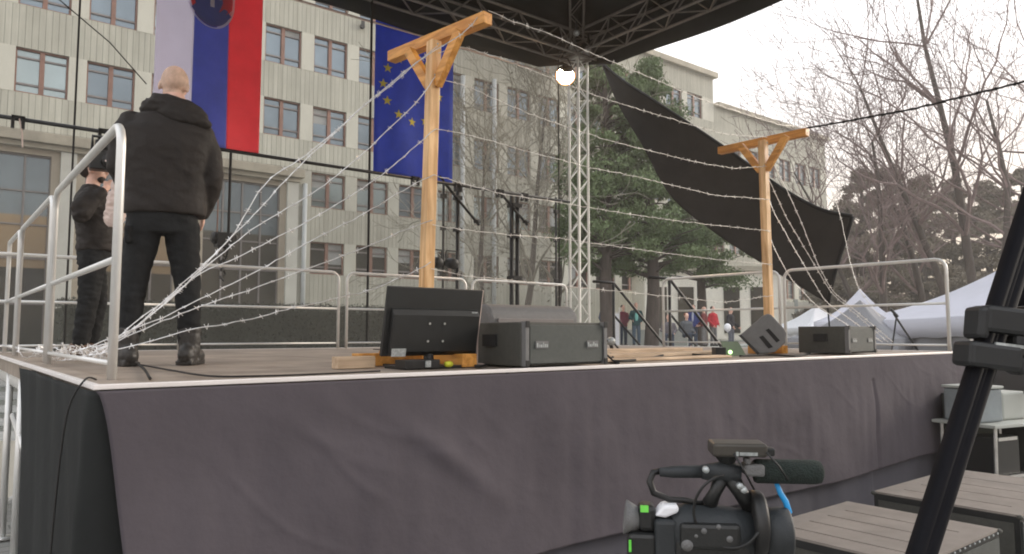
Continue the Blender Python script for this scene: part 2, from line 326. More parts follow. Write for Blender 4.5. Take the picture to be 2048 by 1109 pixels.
def window(x0, z0, z1, parent, gmat, far=False, sink=None):
    f = sink[0] if sink else MB(); g = sink[1] if sink else MB(); x1 = x0+WW; h = z1-z0
    for a in ((x0, x0+.07, z0, z1), (x1-.07, x1, z0, z1), (x0+.07, x1-.07, z1-.07, z1), (x0+.07, x1-.07, z0, z0+.07), (x0+WW/2-.09, x0+WW/2+.09, z0+.07, z1-.07)):
        f.lim(a[0], a[1], .10, .22, a[2], a[3])
    xs = (x0+.07, x0+WW/2-.09, x0+WW/2+.09, x1-.07)
    f.cur = 1
    for k in (0, 2):
        f.lim(xs[k], xs[k+1], .14, .20, z1-.42, z1-.34); f.lim(xs[k], xs[k+1], .14, .20, z0+.36, z0+.45)
    f.cur = 0
    g.lim(x0+.04, x1-.04, .205, .235, z0+.04, z1-.04)
    if sink: return
    fo = f.build('window', [M['frame'], M['sash']], parent); g.build('pane', gmat, fo)
    if rnd.random() < .38:
        bz = z1-.07-rnd.choice((.34, .5, .8, 1.2))*rnd.uniform(.8, 1.1); k = rnd.choice((0, 2)); MB().lim(xs[k], xs[k+1], .200, .204, bz, z1-.07).build('blind', M['blind'], fo)
allw = []
for ri, r in enumerate(rows):
    for c in cols(LOB if ri < 2 else XL, XS if ri == 4 else XR): allw.append((c, ri))
allw.sort(key=lambda q: (V((q[0], FY, rows[q[1]][0]))-CAM).length + (1000 if q[0] < -1 else 0))
rnd = random.Random(4)
sink = (MB(), MB())
for k, (c, ri) in enumerate(allw):
    gm = M['glass_dark'] if ri == 0 else M['glass']  # lowest row: reflected trees put into the dark glass colour
    if ri == 1: gm = M['curtain'] if rnd.random() < .5 else M['glass_dark'] if rnd.random() < .5 else M['glass']
    if ri >= 2 and rnd.random() < .22: gm = M['curtain']
    if k < 96: window(c, rows[ri][0], rows[ri][1], bld, gm)
    else: window(c, rows[ri][0], rows[ri][1], bld, gm, sink=sink)
fo = sink[0].build('window_rows', [M['frame'], M['sash']], bld); fo['kind'] = 'stuff'
g_ = sink[1].build('pane_rows', M['glass'], fo)
# lobby: tall gridded windows between pale pilasters
bays = [(-5.9, -.95), (-.95, 4.0), (4.0, 8.95), (8.95, 13.9)]
bays = [(-5.9, -1.0), (-1.0, 3.95), (3.95, 8.9), (8.9, 13.85)]
for i, (a, b) in enumerate(bays):
    a2, b2 = a+.65, b-.62
    s_ = MB().lim(a+.30, a2, .0, .29, 1.0, 9.40).lim(b2, b-.30, .0, .29, 1.0, 9.40).lim(a2, b2, .0, .29, 9.15, 9.40)
    s_.build('window_surround', M['portal'], bld)
    f = MB(); n = 4
    for k in range(n+1):
        x = a2+(b2-a2)*k/n; f.lim(x-.04, x+.04, .12, .22, 1.0, 9.15)
    for z in (1.05, 2.9, 4.8, 6.2, 7.6, 9.1): f.lim(a2+.04, b2-.04, .13, .21, z-.035, z+.035)
    fo = f.build('window', M['sash'], bld)
    MB().lim(a2, b2, .20, .24, 4.8 if i == 0 else 6.6, 9.15).build('pane', M['glass'], fo)
    zt = 4.8 if i == 0 else 6.6
    if i in (1, 2): MB().lim(a2, b2, .20, .24, 4.4, zt).build('pane', M['glass_warm'], fo); MB().lim(a2, b2, .20, .24, 1.0, 4.4).build('pane', M['glass_dark'], fo)
    else: MB().lim(a2, b2, .20, .24, 1.0, zt).build('pane', M['glass_dark'], fo)  # darker lower glass paints in the reflected trees
for x in (-5.9, -1.0, 3.95, 8.9, 13.85):
    MB().lim(x-.30, x+.30, -.16, .29, 1.0, 9.40).build('pilaster', M['column'], bld, bevel=.02)
for x, z0, z1 in ((13.75+.75, 1.2, 9.4), (24.35, 1.2, 17.3), (26.75, 1.2, 17.6)):
    MB().tube([(x, -.12, z0), (x, -.12, z1)], .15 if x > 20 else .12, 10).build('downpipe', M['pipe'], bld, True)
MB().tube([(17.6, -.05, 18.6), (17.6, -.16, 18.6)], .14, 12).lim(17.5, 17.7, -.2, -.16, 18.5, 18.9).build('wall_lamp', M['dark_metal'], bld)
# ---------------------------------------------------------------- building behind the camera, seen mirrored in the windows
bb = thing('apartment_block', 'ochre rendered apartment block facing the square, across from the stage', 'building', (24, -62, 0))
MB().lim(-30, 22, -12, 0, 0, 15).build('wall', mat('ochre_render', (.50, .33, .16), .85, 0, .15, .5), bb)
for k in range(10):
    for j in range(4): MB().lim(-27+k*5, -25.2+k*5, -.1, .06, 1.6+j*3.4, 3.4+j*3.4).build('window', M['glass_dark'], bb)
MB().prism([(-30.4, .4, 15), (-30.4, -12.4, 15), (-30.4, -6, 18)], (52.8, 0, 0)).build('roof', mat('red_roof_tiles', (.25, .09, .05), .8), bb)
# ================================================================ PAVILION + low walls
pv = thing('pavilion', 'low cream pavilion with tall dark openings behind the pines', 'building', (38.2, 24.8, 1.15))
ang = -HEAD
MB().box((0, 3, 2.3), (9, 5, 4.3)).build('wall', M['pavilion'], pv, bevel=.03)
MB().box((0, 3, 4.62), (9.6, 5.6, .3)).build('roof', M['cornice'], pv)
for x in (-3.6, -1.9, 1.0, 2.7): MB().box((x, .47, 2.0), (1.0, .08, 2.9)).build('opening', M['glass_dark'], pv)
pv.rotation_euler.z = -HEAD
lw = thing('garden_wall', 'low pale concrete wall behind the standing people on the terrace', 'wall', (24.5, 18.3, 1.15), -HEAD)
MB().box((-.4, .6, .35), (4.0, .25, .7)).build('wall_body', M['concrete'], lw, bevel=.02)
MB().box((-.4, .6, .72), (4.1, .35, .06)).build('coping', M['pavilion'], lw)
fw = thing('boundary_wall', 'pale panelled boundary wall behind the tents and tree trunks', 'wall', (62, 20, 0), -HEAD)
b_ = MB()
for k in range(12): b_.box((-17+k*3, 0, 2.1), (2.9, .2, 4.0))
b_.build('panel', M['pavilion'], fw)
b_ = MB()
for k in range(13): b_.box((-18.5+k*3, 0, 2.15), (.25, .35, 4.3))
b_.build('post', M['concrete'], fw)
hg = MB(); rnd = random.Random(11)
def leafbox(mb, x0, x1, y0, y1, z0, z1, n, s):
    for _ in range(n):
        side = rnd.random(); x = rnd.uniform(x0, x1); y = rnd.uniform(y0, y1); z = rnd.uniform(z0, z1)
        if side < .5: y = y0+rnd.gauss(0, .06)
        elif side < .8: z = z1+rnd.gauss(0, .06)
        R = Euler((rnd.uniform(0, 6.3), rnd.uniform(0, 6.3), rnd.uniform(0, 6.3))).to_matrix(); a = s*rnd.uniform(.5, 1.3)
        mb.add([V((x, y, z))+R @ V(q) for q in ((-a, 0, 0), (0, -a*.5, 0), (a, 0, 0), (0, a*.5, 0))], [(0, 1, 2, 3)])
leafbox(hg, 2, 15.5, 17.5, 19.4, .1, 2.45, 42000, .038); hg.lim(2.1, 15.4, 17.62, 19.3, 0, 2.33)
tag(hg.build('hedge', M['hedge']), 'long dark clipped hedge behind the rear stage rails on the left', 'hedge')
# ================================================================ TREES
def branchy(mb, p, d, L, r, lvl, rnd, twist=.35, split=3, up=.12, minr=.004, n=5):
    pts = [V(p)]; rr = [r]; q = V(p); dd = V(d).normalized(); seg = 4
    for i in range(seg):
        dd = (dd + V((rnd.gauss(0, twist), rnd.gauss(0, twist), rnd.gauss(0, twist)))*.35 + V((0, 0, up))*.5).normalized()
        q = q + dd*L/seg; pts.append(q.copy()); rr.append(max(minr, r*(1-.42*(i+1)/seg)))
    mb.tube(pts, rr, n if lvl > 2 else 3, cap=False)
    if lvl <= 0: return
    k = split + (1 if rnd.random() < .5 else 0)
    for j in range(k):
        i = rnd.randint(2, seg) if j else seg
        base = pts[i]; ax = V((rnd.gauss(0, 1), rnd.gauss(0, 1), rnd.gauss(0, .5))).normalized()
        nd = (dd + ax*(.75 if j else .3)).normalized()
        branchy(mb, base, nd, L*rnd.uniform(.6, .85), rr[i]*(.62 if j else .85), lvl-1, rnd, twist, split, up, minr, n)
def bare_tree(label, base, dirs, H, r, seed, group='bare trees at the right', lvl=5, split=3, matn='bark_thin', minr=.008):
    rnd = random.Random(seed); t = thing('bare_tree', label, 'tree', base, 0, group)
    tr = MB(); cr = MB(); q = V((0, 0, 0)); pts = [q]; rr = [r*1.25]; dd = V(dirs[0]).normalized(); n = 6
    for i in range(n):
        f = i/(n-1); tgt = V(dirs[min(len(dirs)-1, int(f*len(dirs)))]).normalized(); dd = (dd*.5+tgt*.5+V((rnd.gauss(0, .06), rnd.gauss(0, .06), 0))).normalized()
        q = q+dd*H/n; pts.append(q.copy()); rr.append(r*(1-.75*(i+1)/n))
    tr.tube(pts, rr, 9, cap=False); tr.build('trunk', M['bark'], t, True)
    for i in range(2, n+1):
        for j in range(3 if i < n else 3):
            az = rnd.uniform(0, 6.28); d = V((math.cos(az)*.8, math.sin(az)*.8, .9)); b = pts[i]
            branchy(cr, b, d, H*.26*rnd.uniform(.7, 1.1), rr[i]*.55, lvl-2, rnd, .5, split, .1, minr)
    cr.build('branches', M[matn], t, False)
    return t
def clumpy(mb, c, rad, n, s, rnd, flat=.5):
    for _ in range(n):
        d = V((rnd.gauss(0, 1), rnd.gauss(0, 1), rnd.gauss(0, 1))).normalized()*(rnd.random()**.45)
        p = V(c)+V((d.x*rad[0], d.y*rad[1], d.z*rad[2])); R = Euler((rnd.uniform(0, 6.3), rnd.uniform(0, 6.3), rnd.uniform(0, 6.3))).to_matrix(); a = s*rnd.uniform(.5, 1.4)
        mb.add([p+R @ V(q) for q in ((-a, 0, 0), (0, -a*flat, 0), (a, 0, 0), (0, a*flat, 0))], [(0, 1, 2, 3)])
def pine(label, base, H, r, z0, rad, seed, n=60, per=150, s=.11, mn='needle', group='pines behind the stage', name='pine_tree', lean=(0, 0)):
    rnd = random.Random(seed); t = thing(name, label, 'tree', base, 0, group)
    tr = MB(); pts = [V((lean[0]*f*H+rnd.gauss(0, .06), lean[1]*f*H+rnd.gauss(0, .06), f*H)) for f in (0, .2, .4, .6, .8, .97)]; pts[0] = V((0, 0, -.2))
    tr.tube(pts, [r*1.2, r, r*.8, r*.6, r*.4, r*.1], 9, cap=False); cr = MB()
    for k in range(n):
        f = (k+rnd.random())/n; z = z0+(H-z0)*f; prof = rad*(1-f)**.75*(.55+.45*min(1, f*5))+.25; az = rnd.uniform(0, 6.28); rr_ = prof*rnd.uniform(.35, 1.0)
        c = V((math.cos(az)*rr_+lean[0]*z, math.sin(az)*rr_+lean[1]*z, z+rnd.gauss(0, .25)))
        a = V((lean[0]*z, lean[1]*z, z-.3*rr_)); tr.tube([a, (a+c)/2+V((0, 0, .08)), c], [r*.25*(1-f)+.02, .025, .012], 4, cap=False)
        cs = rnd.uniform(.45, .95)*(.6+.4*rad/3)*(1-.4*f); clumpy(cr, c, (cs*1.1, cs*1.1, cs*.55), per, s, rnd)
    tr.build('trunk', M['bark'], t, True); cr.build('crown', M[mn], t)
    return t
pine('tall dark green pine beside the white truss tower, leftmost pine', atd(1216, 690, 29).to_tuple()[:2]+(1.15,), 13.0, .24, 3.3, 2.9, 3, 130, 330, .068)
pine('broad green pine with a bare lower trunk behind the people on the terrace', atd(1302, 690, 30).to_tuple()[:2]+(1.15,), 11.6, .26, 3.3, 3.4, 5, 135, 330, .068)
pine('shorter dark green pine partly behind the drooping charcoal tarp', atd(1405, 690, 33).to_tuple()[:2]+(1.15,), 8.4, .22, 3.0, 3.1, 7, 95, 330, .068)
# bare scrubby trees before the facade, seen through the grey scrim
for i, (px, D, H, sd_, lb) in enumerate(((965, 30, 11.5, 21, 'bare grey tree before the facade, just right of the blue flag'), (1045, 28, 13.5, 22, 'bushy bare grey tree before the facade, between the black scaffold posts'), (1100, 31, 12.5, 23, 'bare grey tree before the facade, left beside the truss tower'))):
    p = atd(px, 690, D); rnd = random.Random(sd_)
    t = bare_tree(lb, (p.x, p.y, 0), [(0, 0, 1), (.05, 0, 1)], H*.8, .16, sd_, 'bare trees before the office facade', 6, 2, 'twigfog', .012)
    cr = MB()
    for k in range(16):
        f = rnd.random(); z = 1.5+f*(H-2); rr_ = 2.3*(1-abs(f-.45))*rnd.random(); az = rnd.uniform(0, 6.3)
        clumpy(cr, (math.cos(az)*rr_, math.sin(az)*rr_, z), (.9, .9, .9), 34, .08, rnd, .35)
    cr.build('foliage', M['twigfog'], t)
# big bare trees on the right
BR = 'bare trees at the right'
R_ = ray(1024, 554); rt = V((math.cos(HEAD), -math.sin(HEAD), 0))
def lean_dir(sx, up=1): return (rt*sx+V((0, 0, up)))
for px, D, H, r, ds, sd_, lb in (
    (1955, 30, 17, .22, [-.02, -.06, -.08], 31, 'tallest bare tree with the thickest upright trunk, right of the frame of sky'),
    (1925, 31, 13, .20, [-.15, -.35, -.55], 32, 'bare tree with a trunk leaning left over the tents'),
    (1772, 32, 10, .20, [-.05, -.12, -.1], 33, 'bare tree with a thick trunk behind the small white tent'),
    (1866, 34, 10.5, .21, [-.2, -.45, -.5], 34, 'bare tree forking left above the pale boundary wall'),
    (1730, 33, 9.5, .14, [-.2, -.4, -.6], 35, 'slim bare tree curving left past the end of the office block'),
    (2020, 28, 11, .20, [.05, -.05, -.15], 36, 'bare tree at the right edge of the photo above the black tripod'),
    (2090, 30, 13, .20, [.0, -.1, -.2], 37, 'bare tree reaching in from beyond the right edge')):
    p = atd(px, 640, D); bare_tree(lb, (p.x, p.y, 0), [lean_dir(s_) for s_ in ds], H, r, sd_, BR, 6, 2, minr=.009)
for px, D, H, r, sd_, lb, mn in (
    (1730, 46, 12.0, 3.8, 41, 'dense dark tree behind the end of the office block', 'leaf_dry'),
    (1790, 50, 13.0, 4.2, 42, 'dense brownish tree left of the thick bare trunks', 'leaf_dry'),
    (1850, 46, 11.5, 4.2, 43, 'dense olive tree right of centre in the dark tree belt', 'leaf_dry'),
    (1915, 52, 12.5, 4.0, 44, 'dense tree behind the tallest bare trunk', 'leaf_dry'),
    (1985, 48, 11.5, 4.6, 45, 'dense tree above the big grey-white tent', 'leaf_dry'),
    (2060, 46, 12, 4.5, 46, 'dense tree at the right edge behind the tripod', 'leaf_dry'),
    (1680, 52, 9.0, 3.2, 47, 'low dense tree seen under the charcoal tarp edge', 'leaf_dry')):
    p = atd(px, 640, D); pine(lb, (p.x, p.y, 0), H, .3, .4, r, sd_, 90, 330, .10, mn, 'dense trees behind the tents', 'dense_tree')
# ================================================================ STAGE
SX, SY, SZ = 8.2, 6.0, 1.5
stg = thing('stage', 'raised black-skirted concert stage with worn brown plywood deck and aluminium edge', 'stage', (0, 0, 0))
MB().lim(.03, SX-.03, .03, SY-.03, SZ-.12, SZ).build('deck', M['deck'], stg)
e = MB().lim(0, SX, -.004, .03, SZ-.014, SZ+.006).lim(0, .03, .03, SY, SZ-.014, SZ+.006).lim(SX-.03, SX, .03, SY, SZ-.085, SZ+.006).lim(.03, SX-.03, SY-.03, SY, SZ-.085, SZ+.006)
e.build('edge_trim', M['trim'], stg, bevel=.003)
def fbm(x, y, z=0): return noise.noise(V((x, y, z)))+.5*noise.noise(V((x*2.1, y*2.1, z+5)))
_r = random.Random(77); CR = []
for _ in range(34):
    xx = _r.uniform(.3, 8.0); CR.append((xx, _r.uniform(1.15, 1.44) if _r.random() < .7 else _r.uniform(.6, 1.2), _r.choice((-1, 1))*_r.uniform(.25, 1.1), _r.uniform(.12, .45), _r.uniform(.004, .013), _r.uniform(.012, .035)))
CR += [(.75, 1.33, -.45, .40, .020, .03), (.95, 1.22, -.55, .35, .018, .03), (1.15, 1.30, -.35, .45, .022, .028), (1.05, 1.08, -.8, .22, .016, .022), (7.0, 1.38, -.2, .3, .016, .02), (7.7, 1.36, -.3, .25, .014, .02)]
def crease(x, z):
    t = 0
    for x0, z0, sl, ln, am, wd in CR:
        if abs(x-x0) > ln*2.2: continue
        c = 1/math.sqrt(1+sl*sl); dx, dz = x-x0, z-z0; a = (dx+dz*sl)*c; b = (dz-dx*sl)*c+.04*math.sin(a*6+x0)
        t += am*math.exp(-(b/wd)**2-(a/ln)**2)
    return t*.26
def front_sk(u, v):
    x0 = .005+.14*v**.6; x = x0+u*(8.19-x0); z = 1.483-v*.945
    fold = .016+.024*fbm(x*1.1+z*.9, z*.55+x*.25)+.012*fbm(x*.5-z*2.2, z*1.3+4)+.006*noise.noise(V((x*9, z*1.2, 1)))
    fold += .028*math.exp(-((x-1.15-(1.4-z)*1.3)/.10)**2)*max(0, 1-abs(z-1.12)/.35) - .02*math.exp(-((x-6.02)/.03)**2)*(v > .2)
    fold += crease(x, z)
    fold = max(fold, -.008)
    return V((x+.01*fbm(x, z, 3), -.03-fold*min(1, .15+v*2.2)-.03*v+.01*math.sin(x*3)*v, z+.012*math.sin(x*2.1)*v-.03*v*math.sin(u*3.14)**4))
sk = MB().grid(front_sk, 560, 84); sk.build('front_skirt', M['skirt'], stg, True, thick=.003)
def low_sk(u, v):
    x = .0+u*8.15; z = .60-v*.6
    y = .02-.05*abs(math.sin(x*2.6+.7*math.sin(x)))*v-.02*fbm(x*3, z)-.03*math.exp(-((x-5.95)/.07)**2)
    return V((x, y-.01, z))
MB().grid(low_sk, 260, 16).build('lower_skirt', M['skirt2'], stg, True, thick=.003)
def side_sk(u, v):
    z = 1.483-v*1.44; Ls = 2.46-.9*v**.8; s_ = u*(Ls+.55); q = s_-Ls; out = .016+.03*v+.020*fbm(s_*2.4, z*.8)+.018*v*abs(math.sin(s_*5+1.2*v)); r = .04+.04*v
    if q < -r: return V((-out, -q, z))
    if q > r: return V((q, -.006-.004*v, z))
    a = (q+r)/(2*r); o2 = out*(1-a)+.006*a; return V((-o2+(r+o2)*a*a, r-(r+.006+.004*v)*(1-(1-a)**2), z))
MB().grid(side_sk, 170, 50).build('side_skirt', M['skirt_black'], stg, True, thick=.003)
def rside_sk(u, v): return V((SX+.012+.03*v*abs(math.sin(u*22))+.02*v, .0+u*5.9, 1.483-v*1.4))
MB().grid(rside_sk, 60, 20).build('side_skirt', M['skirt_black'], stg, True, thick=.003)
for x in (.07, 2.7, 5.4, 8.0):
    for y in (.25, 2.66, 3.3, 4.3, 5.8):
        if x > 1 and y > 3 and y < 5: continue
        l = MB().tube([(x, y, .03), (x, y, SZ-.12)], .026, 12).box((x, y, .02), (.14, .14, .02)); l.build('leg', M['galv'], stg, True)
br = MB()
for a, b in (((.07, 2.66, .85), (.07, 3.9, 1.05)), ((.07, 2.66, .75), (2.7, 2.66, .75)), ((.07, 4.3, .3), (2.7, 5.8, 1.3))): br.tube([a, b], .022, 8)
br.lim(.06, .11, .1, 5.9, 1.28, 1.38); br.lim(.2, 8, 2.72, 2.78, 1.28, 1.38).lim(.2, 8, 4.27, 4.33, 1.28, 1.38); br.build('brace', M['galv'], stg, True)
# things dimly seen under the left side of the stage
t = thing('slatted_crate', 'pale slatted rack standing at the left end of the stage behind the silver legs', 'crate', (atd(52, 850, 7.4).x, atd(52, 850, 7.4).y, 0), -HEAD)
MB().lim(-.5, .5, -.02, .02, .05, .62).build('panel', M['pavilion'], t)
b_ = MB()
for k in range(5): b_.lim(-.5, .5, -.05, .05, .72+k*.13, .77+k*.13)
b_.lim(-.55, -.5, -.05, .05, 0, 1.36).lim(.5, .55, -.05, .05, 0, 1.36); b_.build('slats', M['concrete'], t)
# ---------------------------------------------------------------- guard rails
def rail(name, label, group, L, H=1.02, post=.024):
    t = thing(name, label, 'guardrail', (0, 0, 0), 0, group); r = .11
    pts = [(0, 0, 0), (0, 0, H-r)]+[(r-r*math.cos(a), 0, H-r+r*math.sin(a)) for a in (math.pi/8, math.pi/4, 3*math.pi/8, math.pi/2)]
    pts += [(L-x, 0, z) for x, y, z in reversed(pts)]
    MB().tube(pts, post, 14).build('frame', M['galv'], t, True)
    MB().tube([(.02, 0, .52), (L-.02, 0, .52)], post*.8, 10).build('mid_rail', M['galv'], t, True)
    MB().tube([(.02, 0, .07), (L-.02, 0, .07)], post*.62, 10).build('bottom_rail', M['galv'], t, True)
    return t
GR = 'tubular guard rails round the stage'
r0 = rail('stage_guardrail', 'nearest guard rail at the left front corner of the stage, tall bright post', GR, 2.08, 1.12, .0195)
r0.location = (.13, .38, SZ); r0.rotation_euler.z = math.pi/2
r1 = copy_tree(r0); r1.location = (.13, 2.58, SZ); r1['label'] = 'second guard rail along the left side of the stage, behind the nearest one'
r1 = copy_tree(r0); r1.location = (.13, 4.78, SZ); r1.scale = (.53, 1, 1); r1['label'] = 'short guard rail at the far left rear corner of the stage'
rb = rail('stage_guardrail', 'rear guard rail directly behind the bald man', GR, 1.92, 1.0, .019); rb.location = (1.82, 5.85, SZ)
for x, l in ((-.14, 'rear guard rail at the left behind the cameraman'), (3.86, 'rear guard rail directly behind the left wooden post and monitor'), (5.90, 'rear guard rail just left of the white truss tower')):
    r = copy_tree(rb); r.location = (x, 5.85, SZ); r['label'] = l
r = copy_tree(rb); r.location = (8.1, 2.11, SZ); r.rotation_euler.z = math.pi/2; r['label'] = 'right side guard rail behind the right wooden post'
r = copy_tree(rb); r.location = (8.1, .12, SZ); r.rotation_euler.z = math.pi/2; r['label'] = 'right side guard rail nearest the front corner, before the white tents'
# ---------------------------------------------------------------- stairs with black handrails
st = thing('stage_stairs', 'black metal stairs with two sloping handrails at the rear right of the stage', 'stairs', (SX, 4.3, 0))
for k in range(7):
    MB().lim(.05+k*.27, .34+k*.27, .02, 1.16, SZ-.05-k*.2, SZ-.01-k*.2).build('step', M['dark_metal'], st)
for y in (0, 1.2):
    MB().tube([(-.1, y, 2.55), (.38, y, 2.55), (2.2, y, 1.05), (2.2, y, 0)], .024, 8).tube([(.38, y, 2.0), (2.2, y, .55)], .018, 8).tube([(.38, y, .6), (.38, y, 2.55)], .024, 8).build('handrail', M['dark_metal'], st, True)
    MB().bar((0, y, 1.4), (2.1, y, .05), .05, .18).build('stringer', M['dark_metal'], st)
# ================================================================ ROOF, TRUSS TOWERS
def truss(mb, a, b, w, chord=.024, brace=.010, pitch=None, ref=(0, 0, 1)):
    a, b = V(a), V(b); t = (b-a).normalized(); u = V(ref).cross(t).normalized(); v = t.cross(u); L = (b-a).length; pitch = pitch or w; n = max(1, round(L/pitch)); h = w/2
    cs = [u*h+v*h, u*h-v*h, -u*h-v*h, -u*h+v*h]
    for c in cs: mb.tube([a+c, b+c], chord, 8)
    for k in range(4):
        p, q = cs[k], cs[(k+1) % 4]
        for i in range(n):
            s0 = a+t*L*i/n; s1 = a+t*L*(i+1)/n
            if i % 2 == k % 2: mb.tube([s0+p, s1+q], brace, 5, False)
            else: mb.tube([s0+q, s1+p], brace, 5, False)
TW = 'truss towers carrying the stage roof'
tt = thing('truss_tower', 'white lattice truss tower at the rear right corner of the stage', 'truss tower', (8.2, 5.93, 0), 0, TW)
m_ = MB(); truss(m_, (0, 0, .1), (0, 0, 6.45), .225, .021, .009, .235, (1, 0, 0)); m_.build('truss_column', M['white_paint'], tt)
MB().box((0, 0, .05), (.6, .6, .1)).build('base_plate', M['dark_metal'], tt)
MB().box((0, 0, 6.5), (.36, .36, .16)).tube([(-.2, 0, 6.62), (.2, 0, 6.62)], .05, 10).build('head_block', M['galv'], tt, bevel=.01)
for (x, y), l in (((-.65, 6.4), 'truss tower beyond the left rear corner of the stage'), ((8.5, -3.3), 'truss tower in front of the right front corner, beyond the photo'), ((-2.2, -3.6), 'truss tower left of the camera, beyond the photo')):
    c = copy_tree(tt); c.location = (x, y, 0); c['label'] = l
RX0, RX1, RY0, RY1, RZ = -.65, 8.35, -3.4, 6.1, 6.18
roof = thing('stage_roof', 'dark fabric stage roof with lattice trusses inside, open underside seen from below', 'roof', (RX0, RY0, RZ))
m_ = MB()
for z in (RZ+.22, RZ+.62):
    pass
for a, b in (((RX0, RY1-.28, RZ+.42), (RX1, RY1-.28, RZ+.42)), ((RX1-.28, RY0, RZ+.42), (RX1-.28, RY1, RZ+.42)), ((RX0+.28, RY0, RZ+.42), (RX0+.28, RY1, RZ+.42)), ((RX0, RY0+.28, RZ+.42), (RX1, RY0+.28, RZ+.42))): truss(m_, a, b, .38, .025, .013, .42)
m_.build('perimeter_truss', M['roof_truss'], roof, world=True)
pk = V(((RX0+RX1)/2, (RY0+RY1)/2, RZ+2.3)); m_ = MB()
cn = [V((RX1-.3, RY1-.3, RZ+.62)), V((RX0+.3, RY1-.3, RZ+.62)), V((RX0+.3, RY0+.3, RZ+.62)), V((RX1-.3, RY0+.3, RZ+.62))]
for c in cn: truss(m_, c, pk-V((0, 0, .2)), .22, .02, .009, .4)
for i in range(4):
    a, b = cn[i], cn[(i+1) % 4]
    for f in (.25, .5, .75): p = a.lerp(b, f); m_.tube([p, p.lerp(pk-V((0, 0, .15)), .9)], .02, 6)
for i in range(4):
    for k in (.33, .66): m_.tube([cn[i].lerp(pk, k)-V((0, 0, .05)), cn[(i+1) % 4].lerp(pk, k)-V((0, 0, .05))], .018, 6)
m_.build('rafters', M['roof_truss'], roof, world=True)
def hem(s, L): n = 3; return .10*(1-abs(math.sin(math.pi*s/L*n))**.7)*0
fab = MB(); oc = [V((RX1, RY1, 0)), V((RX0, RY1, 0)), V((RX0, RY0, 0)), V((RX1, RY0, 0))]
for i in range(4):
    a, b = oc[i], oc[(i+1) % 4]; L = (b-a).length
    def val(u, v, a=a, b=b, L=L, i=i):
        p = a.lerp(b, u); up = .28*max(0, 1-u*L/.9)*(1 if i == 0 else 0)+.28*max(0, 1-(1-u)*L/.9)*(1 if i == 3 else 0)
        nrm = V((p.x-(RX0+RX1)/2, p.y-(RY0+RY1)/2, 0)).normalized()
        return p+V((0, 0, RZ+(.03*math.sin(u*L*1.7)+up)*(1-v)+v*.72))+nrm*(.03*math.sin(u*L*2.3)*math.sin(math.pi*v))
    fab.cur = 1 if i == 0 else 0; fab.grid(val, 80, 6); fab.cur = 0
    a2, b2 = a+V((0, 0, RZ+.72)), b+V((0, 0, RZ+.72))
    def rf(u, v, a2=a2, b2=b2): p = a2.lerp(b2, u).lerp(pk+V((0, 0, .35)), v); return p-V((0, 0, .22*math.sin(math.pi*v)*math.sin(math.pi*u)))
    fab.grid(rf, 16, 10)
fab.build('canopy', [M['roof_in'], see_through('dark_open_weave_fabric', (.016, .018, .017), .90)], roof, True, world=True, thick=.006)
hm = MB()
for i, (a, b) in enumerate((((RX0, RY1-.06), (RX1-.9, RY1-.06)),)):
    n = 60; pts = [V((a[0]+(b[0]-a[0])*k/n, a[1], RZ-.01+.03*math.sin(math.pi*.2)*0+.03*math.sin((1-k/n)*L*1.7)*0-.05)) for k in range(n+1)]
    hm.tube(pts, .014, 6)
hm.build('hem_rope', M['pale_cloth'], roof, True, world=True)
# tower-top floodlight (lit)
fl = thing('floodlight', 'lit warm floodlight on the truss tower just under the roof corner', 'light', atd(1131, 151, 12.05).to_tuple())
tod = (CAM-V(fl.location)).normalized(); Q = tod.to_track_quat('Y', 'Z').to_matrix()
MB().lathe((0, 0, 0)+tod*0 if False else V((0, 0, 0))-tod*.20, tod, [(0, .06), (.02, .10), (.15, .15), (.20, .17), (.20, .155)], 18).build('housing', M['dark_metal'], fl, True)
l_ = MB(); l_.lathe(tod*.004, tod, [(0, .135), (.010, .13), (.014, .11)], 24); l_.build('lens', emit('warm_lamp_glow', (1, .70, .42), 160), fl)
MB().lathe(tod*.001, tod, [(0, .16), (.002, .155)], 24).build('halo_ring', emit('warm_halo_glow', (1, .50, .22), 1.8), fl)  # added glowing ring imitates the warm falloff round the lamp
MB().tube([V((.15, 0, 0)), V((.18, .0, .12)), V((.1, .05, .32)), V((.08, .15, .36))], .012, 6).build('bracket', M['dark_metal'], fl, True)
ld = bpy.data.lights.new('floodlight_lamp', 'SPOT'); lo = bpy.data.objects.new('floodlight_lamp', ld); COL.objects.link(lo); ld.energy = 90; ld.color = (1, .62, .35); ld.spot_size = math.radians(120); ld.shadow_soft_size = .1
lo.parent = fl; lo.location = tod*.10; lo.rotation_euler = (-tod).to_track_quat('Z', 'Y').to_euler() if False else tod.to_track_quat('-Z', 'Y').to_euler()
for q, l in (((1153, 66), 'small white lamp head hanging under the roof above the floodlight'), ((1177, 98), 'small clear lamp head beside the tower top')):
    p = ony(q[0], q[1], 5.5); o = thing('lamp_head', l, 'light', p.to_tuple(), 0, 'small lamp heads at the tower top')
    MB().ell((0, 0, 0), (.055, .055, .05)).build('bulb', M['badge'], o, True); MB().tube([(0, 0, .04), (0, 0, .25)], .02, 8).build('stem', M['dark_metal'], o, True)
